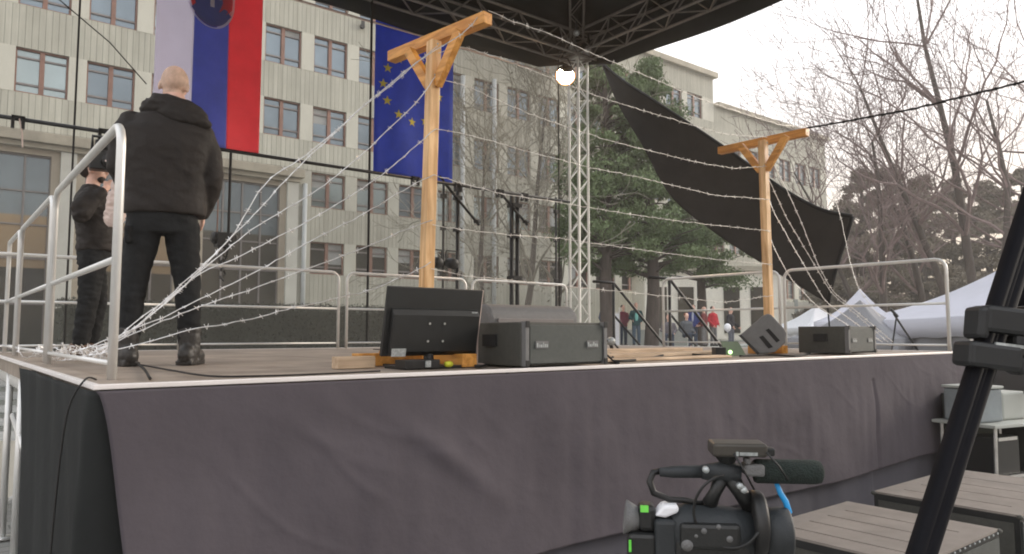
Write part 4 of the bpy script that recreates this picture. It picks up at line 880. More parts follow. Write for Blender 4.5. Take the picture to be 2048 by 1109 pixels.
MB().ell((0, 0, .10), (.06, .05, .05)).build('lamp_body', M['badge'], m_, True); MB().tube([(0, 0, .06), (.02, 0, .0)], .02, 6).tube([(.05, 0, .08), (.12, -.02, .0)], .012, 6).tube([(-.04, 0, .09), (-.1, 0, .14), (-.12, .0, .08)], .01, 6).build('arm', M['dark_metal'], m_)
# ================================================================ PEOPLE
def remesh(mb, name, m, parent, vox, smooth_n=6, disp=0, dscale=.1, mats2=None, pick=None):
    me = bpy.data.meshes.new('tmp'); me.from_pydata(mb.v, [], mb.f); me.update(); o = bpy.data.objects.new('tmp', me); COL.objects.link(o)
    r = o.modifiers.new('r', 'REMESH'); r.mode = 'VOXEL'; r.voxel_size = vox
    s = o.modifiers.new('s', 'SMOOTH'); s.iterations = smooth_n; s.factor = .5
    bpy.context.view_layer.update(); dg = bpy.context.evaluated_depsgraph_get(); nm = bpy.data.meshes.new_from_object(o.evaluated_get(dg)); bpy.data.objects.remove(o)
    nm.name = name
    if disp:
        ns = [v.normal.copy() for v in nm.vertices]
        for v, n in zip(nm.vertices, ns):
            p = v.co/dscale; q = noise.noise(V((p.x*.8, p.y*.8, p.z*1.9)))+.5*noise.noise(V((p.x*1.7+9, p.y*1.7, p.z*3.4+p.x)))
            v.co += n*disp*(-abs(q)*1.4+.35)
    nm.materials.clear(); nm.materials.append(m)
    if mats2:
        nm.materials.append(mats2)
        for f in nm.polygons: f.material_index = 1 if pick(f.center) else 0
    nm.polygons.foreach_set('use_smooth', [True]*len(nm.polygons)); nm.update()
    q = bpy.data.objects.new(name, nm); COL.objects.link(q); q.parent = parent; return q
def limb(mb, P, R, n=14, flat=None): 
    mb.tube(P, R, n, True, flat)
    for p, r in zip(P, R): mb.ell(p, (r*.99, r*.99, r*.99), 12, 8)
def torso(mb, secs, n=24):     # secs: (centre xyz, rx, ry)
    rings = []; vs = []
    for c, rx, ry in secs:
        for k in range(n):
            a = 2*math.pi*k/n; ca, sa = math.cos(a), math.sin(a); e_ = .8
            vs.append(V(c)+V((rx*math.copysign(abs(ca)**e_, ca), ry*math.copysign(abs(sa)**e_, sa), 0)))
    N_ = len(secs); fs = [(i*n+k, i*n+(k+1) % n, (i+1)*n+(k+1) % n, (i+1)*n+k) for i in range(N_-1) for k in range(n)]
    fs += [tuple(range(n-1, -1, -1)), tuple((N_-1)*n+k for k in range(n))]; mb.add(vs, fs)
def head(mb, c, rot, s=1.0):   # face looks along local +Y
    c = V(c); E = lambda o, r: mb.ell(c+rot @ (V(o)*s), [q*s for q in r], 16, 12, rot)
    E((0, -.005, .03), (.076, .095, .092)); E((0, .025, -.035), (.060, .070, .075)); E((0, .045, -.075), (.040, .045, .035))
    E((0, .100, -.015), (.013, .020, .026)); E((0, .088, -.055), (.026, .014, .008)); E((0, .083, .025), (.055, .018, .012))
    for x in (-1, 1): E((.077*x, -.005, -.008), (.010, .020, .034)); E((.030*x, .082, .006), (.014, .012, .009))
def hand(mb, w, d, side, s=1.0, curl=.5, nrm=None):   # w wrist, d direction of fingers, palm normal nrm
    w = V(w); d = V(d).normalized(); nrm = V(nrm or (0, 1, 0)); lat = d.cross(nrm).normalized(); nrm = lat.cross(d)
    R = Matrix((lat, d, nrm)).transposed(); mb.ell(w+d*.045*s, (.040*s, .052*s, .016*s), 12, 8, R)
    mb.tube([w-d*.03, w+d*.02], [.026*s, .028*s], 8)
    for k, L in enumerate((.062, .074, .070, .055)):
        b = w+d*.082*s+lat*(k-1.5)*.019*s; p = [b]; dd = d.copy()
        for j in range(3): dd = (dd+nrm*curl*.8).normalized(); p.append(p[-1]+dd*L/3*s)
        mb.tube(p, [.0095*s, .0092*s, .0085*s, .0075*s], 8)
    p0 = w+d*.02*s+lat*side*.030*s; p1 = p0+(lat*side*.8+d).normalized()*.035*s; p2 = p1+(d+nrm*curl).normalized()*.032*s; mb.tube([p0, p1, p2], [.013*s, .011*s, .009*s], 8)
def boot(mb, a, toe, s=1.0, L=.27):
    a = V(a); t = V(toe).normalized(); lat = V((t.y, -t.x, 0)); R = Matrix((lat, t, V((0, 0, 1)))).transposed()
    mb.ell(V((a.x, a.y, .055*s))-t*.03*s, (.050*s, .075*s, .06*s), 12, 8, R); mb.ell(V((a.x, a.y, .045*s))+t*.09*s, (.052*s, .095*s, .046*s), 12, 8, R)
    mb.tube([V((a.x, a.y, .06*s)), V((a.x, a.y, .20*s))], [.056*s, .060*s], 12)
# ---- bald man seen from behind
mp = CAM+ray(317, 700)*4.52; aim = ray(322, 700); MRZ = -math.atan2(aim.x, aim.y)
man = thing('person', 'bald person in dark hooded jacket and black trousers seen from behind', 'person', (mp.x, mp.y, SZ+.004), MRZ)
HR = Euler((math.radians(-24), math.radians(4), math.radians(-14))).to_matrix()
bm_ = MB(); head(bm_, (.035, .065, 1.755), HR, 1.08); limb(bm_, [(.03, .0, 1.50), (.05, .035, 1.66)], [.062, .058])
torso(bm_, [((0, 0, .92), .15, .10), ((0, 0, 1.1), .14, .10), ((0, 0, 1.35), .17, .11), ((.02, 0, 1.5), .13, .08)])
for sg, SH, EL, WR, KN, AN in ((-1, (-.20, 0, 1.47), (-.25, .02, 1.20), (-.15, .23, 1.07), (-.145, .0, .47), (-.172, -.01, .10)), (1, (.21, 0, 1.43), (.265, -.01, 1.16), (.232, .13, .955), (.150, .01, .47), (.172, 0, .10))):
    limb(bm_, [SH, EL, WR], [.055, .042, .030]); hand(bm_, WR, (V((0 if sg > 0 else .6, .6, -.6))), -sg, 1, .5, (-sg, 0, 0))
    limb(bm_, [(.085*sg, 0, .90), KN, AN], [.08, .055, .042]); bm_.ell((AN[0], .06, .05), (.035, .10, .035))
remesh(bm_, 'body', M['skin'], man, .0075, 3, mats2=M['scalp'], pick=lambda c: (c-V((.035, .065, 1.755))).length < .2 and c.z > 1.70 and (HR.inverted() @ (c-V((.035, .065, 1.755)))).y < .02 and not (HR.inverted() @ (c-V((.035, .065, 1.755)))).z > .085+.02*noise.noise(c*20))
jk = MB()
torso(jk, [((.01, 0, .915), .232, .150), ((.01, 0, .955), .240, .160), ((.01, 0, 1.05), .232, .155), ((.01, -.01, 1.2), .245, .160), ((.015, -.02, 1.33), .262, .165), ((.02, -.02, 1.44), .262, .150), ((.025, -.015, 1.51), .215, .125), ((.03, 0, 1.565), .125, .095), ((.03, .005, 1.60), .085, .080)])
limb(jk, [(-.195, -.01, 1.455), (-.238, -.03, 1.34), (-.252, -.02, 1.20), (-.22, .10, 1.12), (-.16, .20, 1.08)], [.088, .084, .078, .066, .055])
limb(jk, [(.198, -.01, 1.43), (.245, -.03, 1.31), (.268, -.03, 1.17), (.255, .04, 1.06), (.232, .10, .975)], [.088, .084, .078, .066, .056])
remesh(jk, 'jacket', M['jacket'], man, .010, 5, .010, .17)
man.scale = (1.0, 1.0, 1.012)
hd = MB()                                                     # hood lying on the back
hd.ell((.065, -.075, 1.560), (.185, .090, .085), 20, 12, Euler((math.radians(28), math.radians(16), 0)).to_matrix())
hd.ell((.10, -.105, 1.515), (.165, .075, .060), 20, 12, Euler((math.radians(20), math.radians(12), 0)).to_matrix())
ring = [V((.045+.125*math.cos(a), .010+.10*math.sin(a), 1.595+.030*math.sin(a)-.05*math.cos(a))) for a in [k*2*math.pi/20 for k in range(21)]]
hd.tube(ring, .052, 12, False); hd.ell((-.06, -.03, 1.565), (.10, .08, .07))
remesh(hd, 'hood', M['jacket'], man, .010, 5, .012, .10)
tr = MB(); torso(tr, [((0, 0, .80), .185, .125), ((0, 0, .88), .205, .135), ((0, 0, .96), .20, .13)])
for sg in (-1, 1):
    limb(tr, [(.105*sg, -.01, .86), (.122*sg, 0, .70), (.150*sg, .005, .50), (.165*sg, -.005, .30), (.172*sg, -.01, .15)], [.108, .098, .080, .072, .068])
tr.box((-.19, -.10, .78), (.02, .0, .0) if False else (.03, .06, .10)); 
remesh(tr, 'trousers', M['trousers'], man, .010, 5, .009, .13)
for sg in (-1, 1): b_ = MB(); boot(b_, (.174*sg, -.02, 0), (.35*sg, 1, 0), 1.12); b_.box((.174*sg+.01*sg, .02, .012), (.10, .27, .024), Euler((0, 0, -.33*sg)).to_matrix()); remesh(b_, 'boot', M['boot'], man, .008, 2, .004, .05)
# ---- camera operator in profile
cp_ = CAM+ray(172, 700)*6.5; aim = ray(172, 700)
op = thing('person', 'person in black holding a video camera to the eye behind the left guard rail', 'person', (cp_.x, cp_.y, SZ+.004), -math.atan2(aim.x, aim.y))
HO = Euler((0, 0, math.radians(-105))).to_matrix(); b_ = MB(); head(b_, (.0, .0, 1.655), HO, 1.04); limb(b_, [(-.01, 0, 1.42), (0, 0, 1.58)], [.06, .056])
torso(b_, [((.03, 0, .92), .11, .15), ((.03, 0, 1.2), .12, .16), ((.0, 0, 1.42), .10, .15)])
limb(b_, [(-.02, -.17, 1.40), (-.08, -.27, 1.22), (.10, -.20, 1.47)], [.05, .04, .03]); hand(b_, (.10, -.20, 1.47), (.5, .3, .7), 1, 1, .7, (.3, .8, 0))
limb(b_, [(-.02, .17, 1.40), (.06, .25, 1.2), (.20, .12, 1.46)], [.05, .04, .03]); hand(b_, (.20, .12, 1.46), (.3, -.5, .7), 1, 1, .7, (.3, -.8, 0))
for y, x in ((-.09, -.01), (.10, .06)): limb(b_, [(.02, y, .9), (x, y*1.1, .48), (x-.03, y*1.2, .08)], [.08, .055, .04]); b_.ell((x+.03, y*1.2, .045), (.10, .035, .03))
remesh(b_, 'body', M['skin'], op, .009, 3)
b_ = MB(); torso(b_, [((.04, 0, .92), .155, .20), ((.04, 0, 1.05), .155, .20), ((.02, 0, 1.25), .16, .205), ((0, 0, 1.40), .145, .20), ((-.01, 0, 1.48), .09, .12), ((-.01, 0, 1.52), .07, .07)])
limb(b_, [(-.01, -.17, 1.40), (-.09, -.27, 1.27), (-.08, -.28, 1.21), (.06, -.22, 1.42)], [.08, .08, .075, .052]); limb(b_, [(-.01, .17, 1.40), (.06, .25, 1.2), (.17, .14, 1.42)], [.08, .072, .052])
remesh(b_, 'jacket', M['jacket'], op, .013, 4, .014, .12)
b_ = MB(); torso(b_, [((.03, 0, .80), .13, .17), ((.03, 0, .95), .14, .18)])
for y, x in ((-.09, -.01), (.10, .06)): limb(b_, [(.02, y, .86), (x+.01, y*1.1, .48), (x-.03, y*1.2, .13)], [.11, .085, .072])
remesh(b_, 'trousers', M['trousers'], op, .013, 4, .014, .1)
for y, x in ((-.108, -.04), (.12, .03)): b_ = MB(); boot(b_, (x, y, 0), (1, -.35, 0), 1.05); remesh(b_, 'boot', M['boot_brown'], op, .01, 2)
b_ = MB(); HB = lambda q: V((0, 0, 1.655))+HO @ V(q)
b_.ell(HB((0, -.02, .045)), (.088, .105, .085), 16, 10, HO); b_.ell(HB((0, -.06, .0)), (.086, .06, .07), 14, 10, HO); remesh(b_, 'hair', M['hair'], op, .01, 2)
b_ = MB(); b_.ell(HB((0, .055, -.075)), (.052, .045, .040), 14, 10, HO); remesh(b_, 'beard', M['hair'], op, .009, 2)
vc = thing('video_camera', 'black shoulder video camera held before the face of the person behind the left rail', 'camera', (cp_.x, cp_.y, SZ), op.rotation_euler.z)
MB().lim(-.04, .22, -.25, -.12, 1.63, 1.80).lim(.0, .17, -.22, -.13, 1.82, 1.90).build('camera_body', M['black_plastic'], vc, bevel=.012)
MB().lathe((.09, -.25, 1.70), (.3, -1, 0), [(0, .045), (.06, .048), (.065, .055), (.10, .058)], 16).build('lens', M['dark_metal'], vc, True)
MB().tube([(-.02, -.19, 1.80), (-.02, -.19, 1.93), (.18, -.19, 1.93), (.20, -.19, 1.80)], .014, 8).build('handle', M['black_plastic'], vc, True)
bag = thing('cloth_bag', 'pale pinkish white cloth bag hanging between the camera operator and the bald person', 'bag', atd(233, 400, 6.2).to_tuple(), -HEAD)
b_ = MB(); b_.ell((0, 0, -.06), (.085, .06, .19), 16, 12); b_.ell((-.01, 0, -.14), (.09, .06, .10), 16, 10); b_.ell((.01, 0, .09), (.06, .045, .13), 14, 10); remesh(b_, 'bag_body', M['pale_cloth'], bag, .010, 4, .016, .07)
MB().tube([(0, 0, .2), (-.06, .05, .33), (-.16, .1, .36)], .010, 6).build('strap', M['pale_cloth'], bag, True)
# ---- small figures on the terrace
cl = {}
def cmat(n, c):
    if n not in cl: cl[n] = mat(n, c, .85, 0, .15, 5)
    return cl[n]
def bystander(label, px, D, top, legs, facing, hair='hair', h=1.74, sit=False, hold=None):
    p = atd(px, 690, D); t = thing('person', label, 'person', (p.x, p.y, 1.15), -HEAD+facing, 'people on the terrace behind the stage'); s = h/1.74; I = Matrix.Identity(3)
    b = MB(); dz = -.42*s if sit else 0; hz = 1.62*s+dz; head(b, (0, 0, hz), I, 1.0); limb(b, [(0, 0, 1.35*s+dz), (0, 0, 1.5*s+dz)], [.06, .055], 8)
    torso(b, [((0, 0, .88*s+dz), .14, .09), ((0, 0, 1.2*s+dz), .15, .10), ((0, 0, 1.40*s+dz), .16, .09)], 12)
    j = MB(); torso(j, [((0, 0, .82*s+dz), .175, .125), ((0, 0, 1.1*s+dz), .18, .13), ((0, 0, 1.34*s+dz), .20, .13), ((0, 0, 1.46*s+dz), .09, .07)], 14)
    rnd = random.Random(px)
    for sg in (-1, 1):
        el = (.26*sg, rnd.uniform(-.06, .03), 1.12*s+dz); wr = (.20*sg*rnd.uniform(.5, 1.2), rnd.uniform(.05, .24), rnd.uniform(.88, 1.08)*s+dz)
        limb(j, [(.18*sg, 0, 1.36*s+dz), el, wr], [.072, .06, .048], 8); limb(b, [el, wr], [.035, .03], 8); hand(b, wr, (0, .5, -.7), -sg, 1, .4, (-sg, 0, 0))
    tq = MB()
    for sg in (-1, 1):
        K_ = [(.09*sg, 0, .86*s), (.10*sg, .02, .48*s), (.105*sg, 0, .10)] if not sit else [(.09*sg, 0, .46), (.12*sg, .40, .48), (.12*sg, .42, .08)]
        limb(tq, K_, [.095, .075, .062], 8); b.ell((K_[2][0], K_[2][1]+.06, .05), (.04, .10, .04)); limb(b, K_, [.07, .05, .04], 8)
    remesh(b, 'body', M['skin'], t, .019, 2); remesh(j, 'jacket', top, t, .024, 2, .012, .12); remesh(tq, 'trousers', legs, t, .024, 2, .01, .12)
    if hair: q = MB(); q.ell((0, -.03, hz+.045), (.088, .10, .080), 10, 8); q.build('hair', M[hair] if isinstance(hair, str) else hair, t, True)
    b = MB(); 
    for sg in (-1, 1):
        y = .42 if sit else 0; boot(b, (.105*sg, y, 0), (0, 1, 0), .95)
    remesh(b, 'shoes', M['boot'], t, .02, 1)
    return t
PI = math.pi
dn = cmat('dark_denim', (.03, .045, .07)); gy = cmat('grey_cloth', (.16, .16, .16)); gh = cmat('grey_hair', (.35, .33, .30))
bystander('person in a slate blue coat with white hair, leftmost behind the stairs handrail', 1212, 29.5, cmat('slate_blue_coat', (.06, .08, .14)), dn, .3, gh, 1.8)
bystander('person in a maroon jacket with a light bag at the hip, beside the white panel', 1247, 30.5, cmat('maroon_jacket', (.17, .035, .055)), dn, PI+.4, 'hair', 1.72)
bystander('bareheaded person in an open dark green jacket over a turquoise shirt', 1273, 30.0, cmat('dark_green_jacket', (.02, .07, .075)), cmat('blue_grey_jeans', (.07, .11, .15)), PI, gh, 1.80)
bystander('person in a blue jacket and pale shirt between the two stair handrails', 1388, 30.5, cmat('royal_blue_jacket', (.045, .07, .26)), dn, PI-.5, 'hair', 1.72)
bystander('person in a dark red coat beside the person in bright red', 1409, 30.0, cmat('dark_red_coat', (.16, .03, .03)), gy, 1.0, None, 1.62)
bystander('person in a bright red jacket and grey trousers', 1427, 30.5, cmat('bright_red_jacket', (.50, .03, .045)), gy, PI+.6, 'hair', 1.66)
bystander('person in black bending beside a round white ball', 1462, 27.5, cmat('black_coat', (.02, .02, .025)), cmat('grey_trousers', (.13, .14, .17)), PI+.9, 'hair', 1.5)
bystander('seated person in a black and white top with reddish hair', 1374, 27, cmat('black_white_top', (.10, .11, .12)), dn, PI+.3, cmat('auburn_hair', (.22, .08, .04)), 1.7, True)
bystander('seated person with long dark hair and grey top, left of the black handrail post', 1338, 26.5, cmat('mottled_grey_top', (.13, .12, .13)), dn, PI-.2, 'hair', 1.6, True)
tq = thing('turquoise_shirt', 'x', 'x') if False else None
p = atd(1273, 640, 29.8); 
for o in [q for q in COL.objects if q.get('label', '').startswith('bareheaded')]:
    b_ = MB(); b_.ell((0, .085, 1.22), (.085, .07, .24), 12, 8); b_.build('shirt', cmat('turquoise_shirt', (.22, .55, .50)), o, True)
for o in [q for q in COL.objects if q.get('label', '').startswith('person in a blue jacket')]:
    b_ = MB(); b_.ell((0, .085, 1.20), (.06, .07, .24), 12, 8); b_.build('shirt', cmat('pale_shirt', (.55, .58, .68)), o, True)
p = atd(1455, 655, 27.2); t = thing('white_ball', 'round white balloon-like ball held by the person in black', 'ball', p.to_tuple()); b_ = MB(); b_.ell((0, 0, 0), (.13, .13, .155), 18, 12); b_.lathe((0, 0, -.15), (0, 0, -1), [(0, .02), (.03, .028), (.035, .01)], 8); b_.build('ball', M['tent_bright'], t, True)
p = atd(1230, 690, 30); t = thing('display_board', 'upright white display panel between two people behind the stairs', 'panel', (p.x, p.y, 1.15), -HEAD)
MB().lim(-.17, .17, -.02, .02, .05, 1.35).build('panel', M['tent_bright'], t, bevel=.01); MB().lim(-.21, -.17, -.03, .03, 0, 1.6).lim(.17, .21, -.03, .03, 0, 1.6).lim(-.21, .21, -.03, .03, 1.36, 1.40).build('panel_frame', M['alu'], t)
# ================================================================ TENTS
def tent(label, loc, rz, w, d, ez, pz_, m, walls=(), group='white market tents behind the stage', val=.28, wallm=None):
    t = thing('canopy_tent', label, 'tent', loc, rz, group); m_ = MB(); c = [V((-w/2, -d/2, ez)), V((w/2, -d/2, ez)), V((w/2, d/2, ez)), V((-w/2, d/2, ez))]; P = V((0, 0, pz_))
    for i in range(4):
        a, b = c[i], c[(i+1) % 4]
        def f(u, v, a=a, b=b): q = a.lerp(b, u).lerp(P, v); q.z -= .16*(pz_-ez)*math.sin(math.pi*v)+.05*math.sin(math.pi*u)*(1-v); return q
        m_.grid(f, 14, 14)
        def g(u, v, a=a, b=b): q = a.lerp(b, u); return q+V((0, 0, -.05*math.sin(math.pi*u)-val*v+.012*math.sin(u*30)*v))
        m_.grid(g, 24, 2)
    m_.build('canopy', m, t, True, thick=.004)
    for q in c: MB().lim(q.x*.97-.03, q.x*.97+.03, q.y*.97-.03, q.y*.97+.03, 0, ez).build('leg', M['alu'], t)
    for i in walls:
        a, b = c[i]*.98, c[(i+1) % 4]*.98; MB().grid(lambda u, v: V((a.x+(b.x-a.x)*u, a.y+(b.y-a.y)*u, .05+(ez-.1)*v))+V((.03*math.sin(u*25), .03*math.cos(u*19), 0)), 40, 4).build('side_wall', wallm or m, t, True, thick=.004)
    return t
p = atd(1632, 660, 34); tent('bright white peaked tent left of the far speaker cabinet, under the tarp', (p.x, p.y, 0), -HEAD+.25, 3.1, 3.1, 1.95, 2.95, M['tent_bright'], (0, 3))
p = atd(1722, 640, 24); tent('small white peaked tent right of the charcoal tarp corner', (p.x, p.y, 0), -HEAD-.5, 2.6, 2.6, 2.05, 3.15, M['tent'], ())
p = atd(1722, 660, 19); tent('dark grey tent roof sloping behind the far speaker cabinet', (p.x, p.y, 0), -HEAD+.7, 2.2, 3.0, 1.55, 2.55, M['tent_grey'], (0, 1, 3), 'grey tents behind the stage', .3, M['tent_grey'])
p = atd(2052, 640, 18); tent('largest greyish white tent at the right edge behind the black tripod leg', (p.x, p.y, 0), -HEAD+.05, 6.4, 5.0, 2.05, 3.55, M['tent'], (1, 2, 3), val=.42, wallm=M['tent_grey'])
p = atd(1795, 660, 16); t = thing('folding_stand', 'dark folding stand with splayed legs before the big tent', 'stand', (p.x, p.y, .9), -HEAD)
MB().tube([(-.22, 0, .0), (0, 0, 1.22-.0)], .016, 6).tube([(.5, 0, .3), (-.06, .02, 1.22)], .022, 6).tube([(-.12, .02, 1.32), (.02, 0, 1.15)], .03, 6).build('legs', M['dark_metal'], t); MB().tube([(-.22, 0, .05), (-.25, 0, -.9)], .016, 6).tube([(.5, 0, .3), (.6, 0, -.9)], .018, 6).build('lower_legs', M['dark_metal'], t)
# things standing right of the stage under the big tent
def at_r(px, py, D): q = atd(px, py, D); return q
q = at_r(1968, 930, 7.0); zz = 1.7
cab = thing('equipment_case', 'tall dark green-grey equipment case half hidden by the black tripod leg', 'case', (q.x, q.y, 0), -HEAD-.15)
hC = at_r(1968, 790, 7.0).z; MB().lim(-.28, .16, 0, .5, .04, hC).build('case_body', mat('grey_green_case', (.07, .085, .07), .6), cab, bevel=.012)
e_ = MB()
for x in (-.285, .145): e_.lim(x, x+.02, -.006, .02, .04, hC)
e_.lim(-.285, .165, -.008, .02, hC-.02, hC+.004); e_.build('edge_trim', M['alu'], cab)
b_ = MB()
for x in (-.18, .06): b_.lim(x, x+.07, -.012, -.002, .50, .62)
b_.build('latch_plate', M['alu'], cab)
q = at_r(1925, 930, 7.6); t = thing('equipment_case', 'low dark case with white cables heaped on it, right behind the stage corner', 'case', (q.x, q.y, 0), -HEAD, 'dark equipment cases right of the stage'); hC = at_r(1925, 800, 7.6).z
MB().lim(-.25, .45, 0, .5, .03, hC).build('case_body', M['black_plastic'], t, bevel=.012); MB().lim(-.25, .45, -.01, .02, hC, hC+.06).build('lid', M['galv'], t, bevel=.006)
rnd = random.Random(5); b_ = MB()
for k in range(9): a0 = rnd.uniform(0, 6); b_.tube([V((-.1+.03*k+math.cos(a0+i)*.07, .1+math.sin(a0+i)*.06, hC+.075+.012*i)) for i in range(6)], .011, 5)
o = thing('cable_heap', 'heap of white cables lying on the low dark case behind the stage corner', 'cables', (q.x, q.y, 0), -HEAD); b_.build('cables', M['pale_cloth'], o, True)
o = thing('bottle', 'white bottle with a red cap on the low dark case', 'bottle', (at_r(1945, 775, 7.55)).to_tuple()); MB().lathe((0, 0, -.13), (0, 0, 1), [(0, .03), (.02, .036), (.17, .036), (.21, .015), (.23, .015)], 14).build('bottle_body', M['tent_bright'], o, True); MB().lathe((0, 0, .10), (0, 0, 1), [(0, .018), (.03, .018)], 12).build('cap', cmat('red_cap', (.6, .03, .03)), o, True)
q = at_r(2025, 940, 6.6); tz = at_r(2025, 850, 6.6).z; t = thing('work_table', 'pale folding table with black cases under it at the right edge', 'table', (q.x, q.y, 0), -HEAD+.45)
MB().lim(-.22, 1.2, 0, .6, tz-.03, tz).build('tabletop', M['concrete'], t, bevel=.006)
for x, y in ((-.17, .05), (1.1, .05), (-.17, .55), (1.1, .55)): MB().tube([(x, y, 0), (x+.03, y, tz-.03)], .016, 8).build('leg', M['alu'], t)
for dx, hh, l in ((.0, .34, 'black case standing under the pale table, left one'), (.5, .42, 'black case standing under the pale table, right one')):
    o = thing('equipment_case', l, 'case', (q.x+.02, q.y, tz-.47), t.rotation_euler.z, 'dark equipment cases right of the stage'); MB().lim(dx-.10, dx+.28, .1, .5, 0, hh).build('case_body', M['black_plastic'], o, bevel=.01)
    MB().lim(dx-.05, dx+.23, .085, .10, hh-.03, hh-.0).build('lid_trim', M['alu'], o)
    sh = MB().lim(dx-.12, dx+.3, .05, .55, -.025, -.003) if False else None
MB().lim(-.2, 1.15, .08, .56, tz-.50, tz-.475).build('lower_shelf', M['alu'], t)
o = thing('storage_box', 'pale grey translucent plastic box on the folding table', 'box', (q.x, q.y, tz+.003), -HEAD+.45); MB().lim(-.18, .16, .15, .5, 0, .30).build('box_body', cmat('pale_grey_plastic', (.24, .27, .28)), o, bevel=.02); MB().lim(-.19, .17, .14, .51, .305, .33).build('lid', M['concrete'], o, bevel=.006)
o = thing('storage_box', 'light grey plastic box farther right on the folding table', 'box', (q.x, q.y, tz+.003), -HEAD+.45); MB().lim(.24, .62, .2, .5, 0, .26).build('box_body', M['concrete'], o, bevel=.02); MB().tube([(.45, .1, .25), (.5, .1, .29), (.6, .1, .28)], .03, 8).build('black_lid', M['black_plastic'], o, True)
# ================================================================ SUBWOOFERS (foreground right)
def sub(label, x0, x1, y0, y1, z):
    t = thing('subwoofer', label, 'subwoofer', (x0, y0, 0), 0, 'big grooved subwoofer cabinets before the stage'); X, Y = x1-x0, y1-y0; b_ = MB(); n = 5; gw = .016
    b_.cur = 1; b_.lim(.001, X-.001, .001, Y-.001, .02, z-.0125); b_.cur = 0; xs = [X*(k+.75)/(n) for k in range(n)]; cuts = [0]+[q for x in xs[:-1] for q in (x, x+gw)]+[X]
    for i in range(0, len(cuts), 2): b_.lim(cuts[i]+(.0 if i else 0), cuts[i+1], .10, Y-.10, z-.0125, z)
    b_.lim(0, X, 0, .10, z-.0125, z).lim(0, X, Y-.10, Y, z-.0125, z)
    b_.build('cabinet', [M['subtop'], M['black_plastic']], t)
    MB().lim(-.006, -.001, .03, Y-.03, .05, z-.05).build('side_panel', M['grey_box'], t); MB().lim(.02, X-.02, -.008, -.001, .05, z-.04).build('grille', M['grey_box2'], t)
    e_ = MB()
    for k in range(16): e_.ell((.03+k*(X-.06)/15, -.006, z-.018), (.006, .004, .006), 8, 6)
    e_.build('screw_row', M['badge'], t)
    for p in ((0, 0), (X, 0), (0, Y), (X, Y)): MB().ell((p[0], p[1], z-.012), (.018, .018, .013), 10, 6).build('corner_cap', M['grey_box'], t, True)
    return t
M['subtop'] = mat('top_lit_grey_brown_textured_paint', (.27, .24, .215), .85, 0, .14, 5, .4, 180, spec=.25)  # paler than the sides: light from above put into the colour
sub('front subwoofer cabinet with four grooves in its lit-toned top, before the stage', 2.90, 3.85, -1.69, -.90, .70)
sub('rear subwoofer cabinet with grooved top at the right edge behind the tripod leg', 4.26, 5.5, -1.66, -.86, .70)
# ================================================================ FOREGROUND TRIPOD
ap = atd(2150, 150, .84); ft = atd(1852, 1080, .80); dr = (ft-ap).normalized(); ft2 = ap+dr*((ap.z-.02)/-dr.z)
tp = thing('tripod', 'big black tripod very close at the right, its slanted leg crossing the photo', 'tripod', (ap.x, ap.y, 0))
def oval(mb, a, b, w, dth, side, n=16):
    a, b = V(a), V(b); t = (b-a).normalized(); s_ = (side-t*side.dot(t)).normalized(); u = t.cross(s_)
    vs = [p+s_*w*math.copysign(abs(math.cos(2*PI*k/n))**.7, math.cos(2*PI*k/n))+u*dth*math.copysign(abs(math.sin(2*PI*k/n))**.7, math.sin(2*PI*k/n)) for p in (a, b) for k in range(n)]
    mb.add(vs, [(k, (k+1) % n, n+(k+1) % n, n+k) for k in range(n)]+[tuple(range(n-1, -1, -1)), tuple(range(n, 2*n))])

b_ = MB(); off = rt*.0068; oval(b_, ap-off, ft2-off, .0070, .011, rt); oval(b_, ap+off, ft2+off, .0070, .011, rt); oval(b_, ap, ft2, .008, .0097, rt)
b_.build('leg', M['tripod'], tp, True, world=True)
for d2 in (V((.9, .35, -1.5)), V((.3, -.55, -1.5))):
    f_ = ap+d2.normalized()*((ap.z-.02)/-d2.normalized().z); b_ = MB(); oval(b_, ap, f_, .016, .012, rt); b_.build('leg', M['tripod'], tp, True, world=True)
def onleg(py, k=0):                                        # point of the leg seen at photo height py
    lo, hi = 0., 3.
    for _ in range(40):
        m = (lo+hi)/2; p = ap+dr*m; v = p-CAM; f0 = v.x*math.sin(HEAD)+v.y*math.cos(HEAD); f = f0*_c+v.z*_s; u = v.z*_c-f0*_s; y = 554-FPX*u/f
        if y < py: lo = m
        else: hi = m
    return ap+dr*lo
c1, c2 = onleg(642), onleg(712); fw = V((math.sin(HEAD), math.cos(HEAD), 0)); RC = Matrix((rt, fw, V((0, 0, 1)))).transposed(); RD = RC @ Euler((0, math.radians(7), 0)).to_matrix()
b_ = MB(); b_.box(c1+rt*.004, (.050, .036, .030), RD).box(c1-rt*.022-V((0, 0, .002)), (.012, .034, .036), RD).box(c1+rt*.058, (.07, .026, .026), RD).box(c1+rt*.026-V((0, 0, .023)), (.030, .03, .016), RD); b_.build('clamp', M['clamp'] if 'clamp' in M else mat('dark_grey_clamp', (.015, .016, .017), .55, 0, .2, 20), tp, world=True, bevel=.005)
b_ = MB(); b_.box(c2+rt*.002, (.058, .038, .028), RD).box(c2+rt*.062+V((0, 0, -.004)), (.07, .022, .02), RC @ Euler((0, math.radians(-14), 0)).to_matrix()).box(c2+rt*.05+V((0, 0, -.016)), (.05, .02, .012), RD); b_.build('clamp', mat('dark_grey_clamp', (.015, .016, .017), .55, 0, .2, 20), tp, world=True, bevel=.005)
b_ = MB(); b_.box(onleg(692)+rt*.020-fw*.016, (.045, .003, .0035), RD); b_.build('clamp_pin', M['badge'], tp, world=True)
pc = atd(2098, 470, .92); b_ = MB(); b_.tube([atd(2190, 330, .92), atd(2046, 640, .92)], .016, 12); b_.build('strut', M['tripod'], tp, True, world=True)
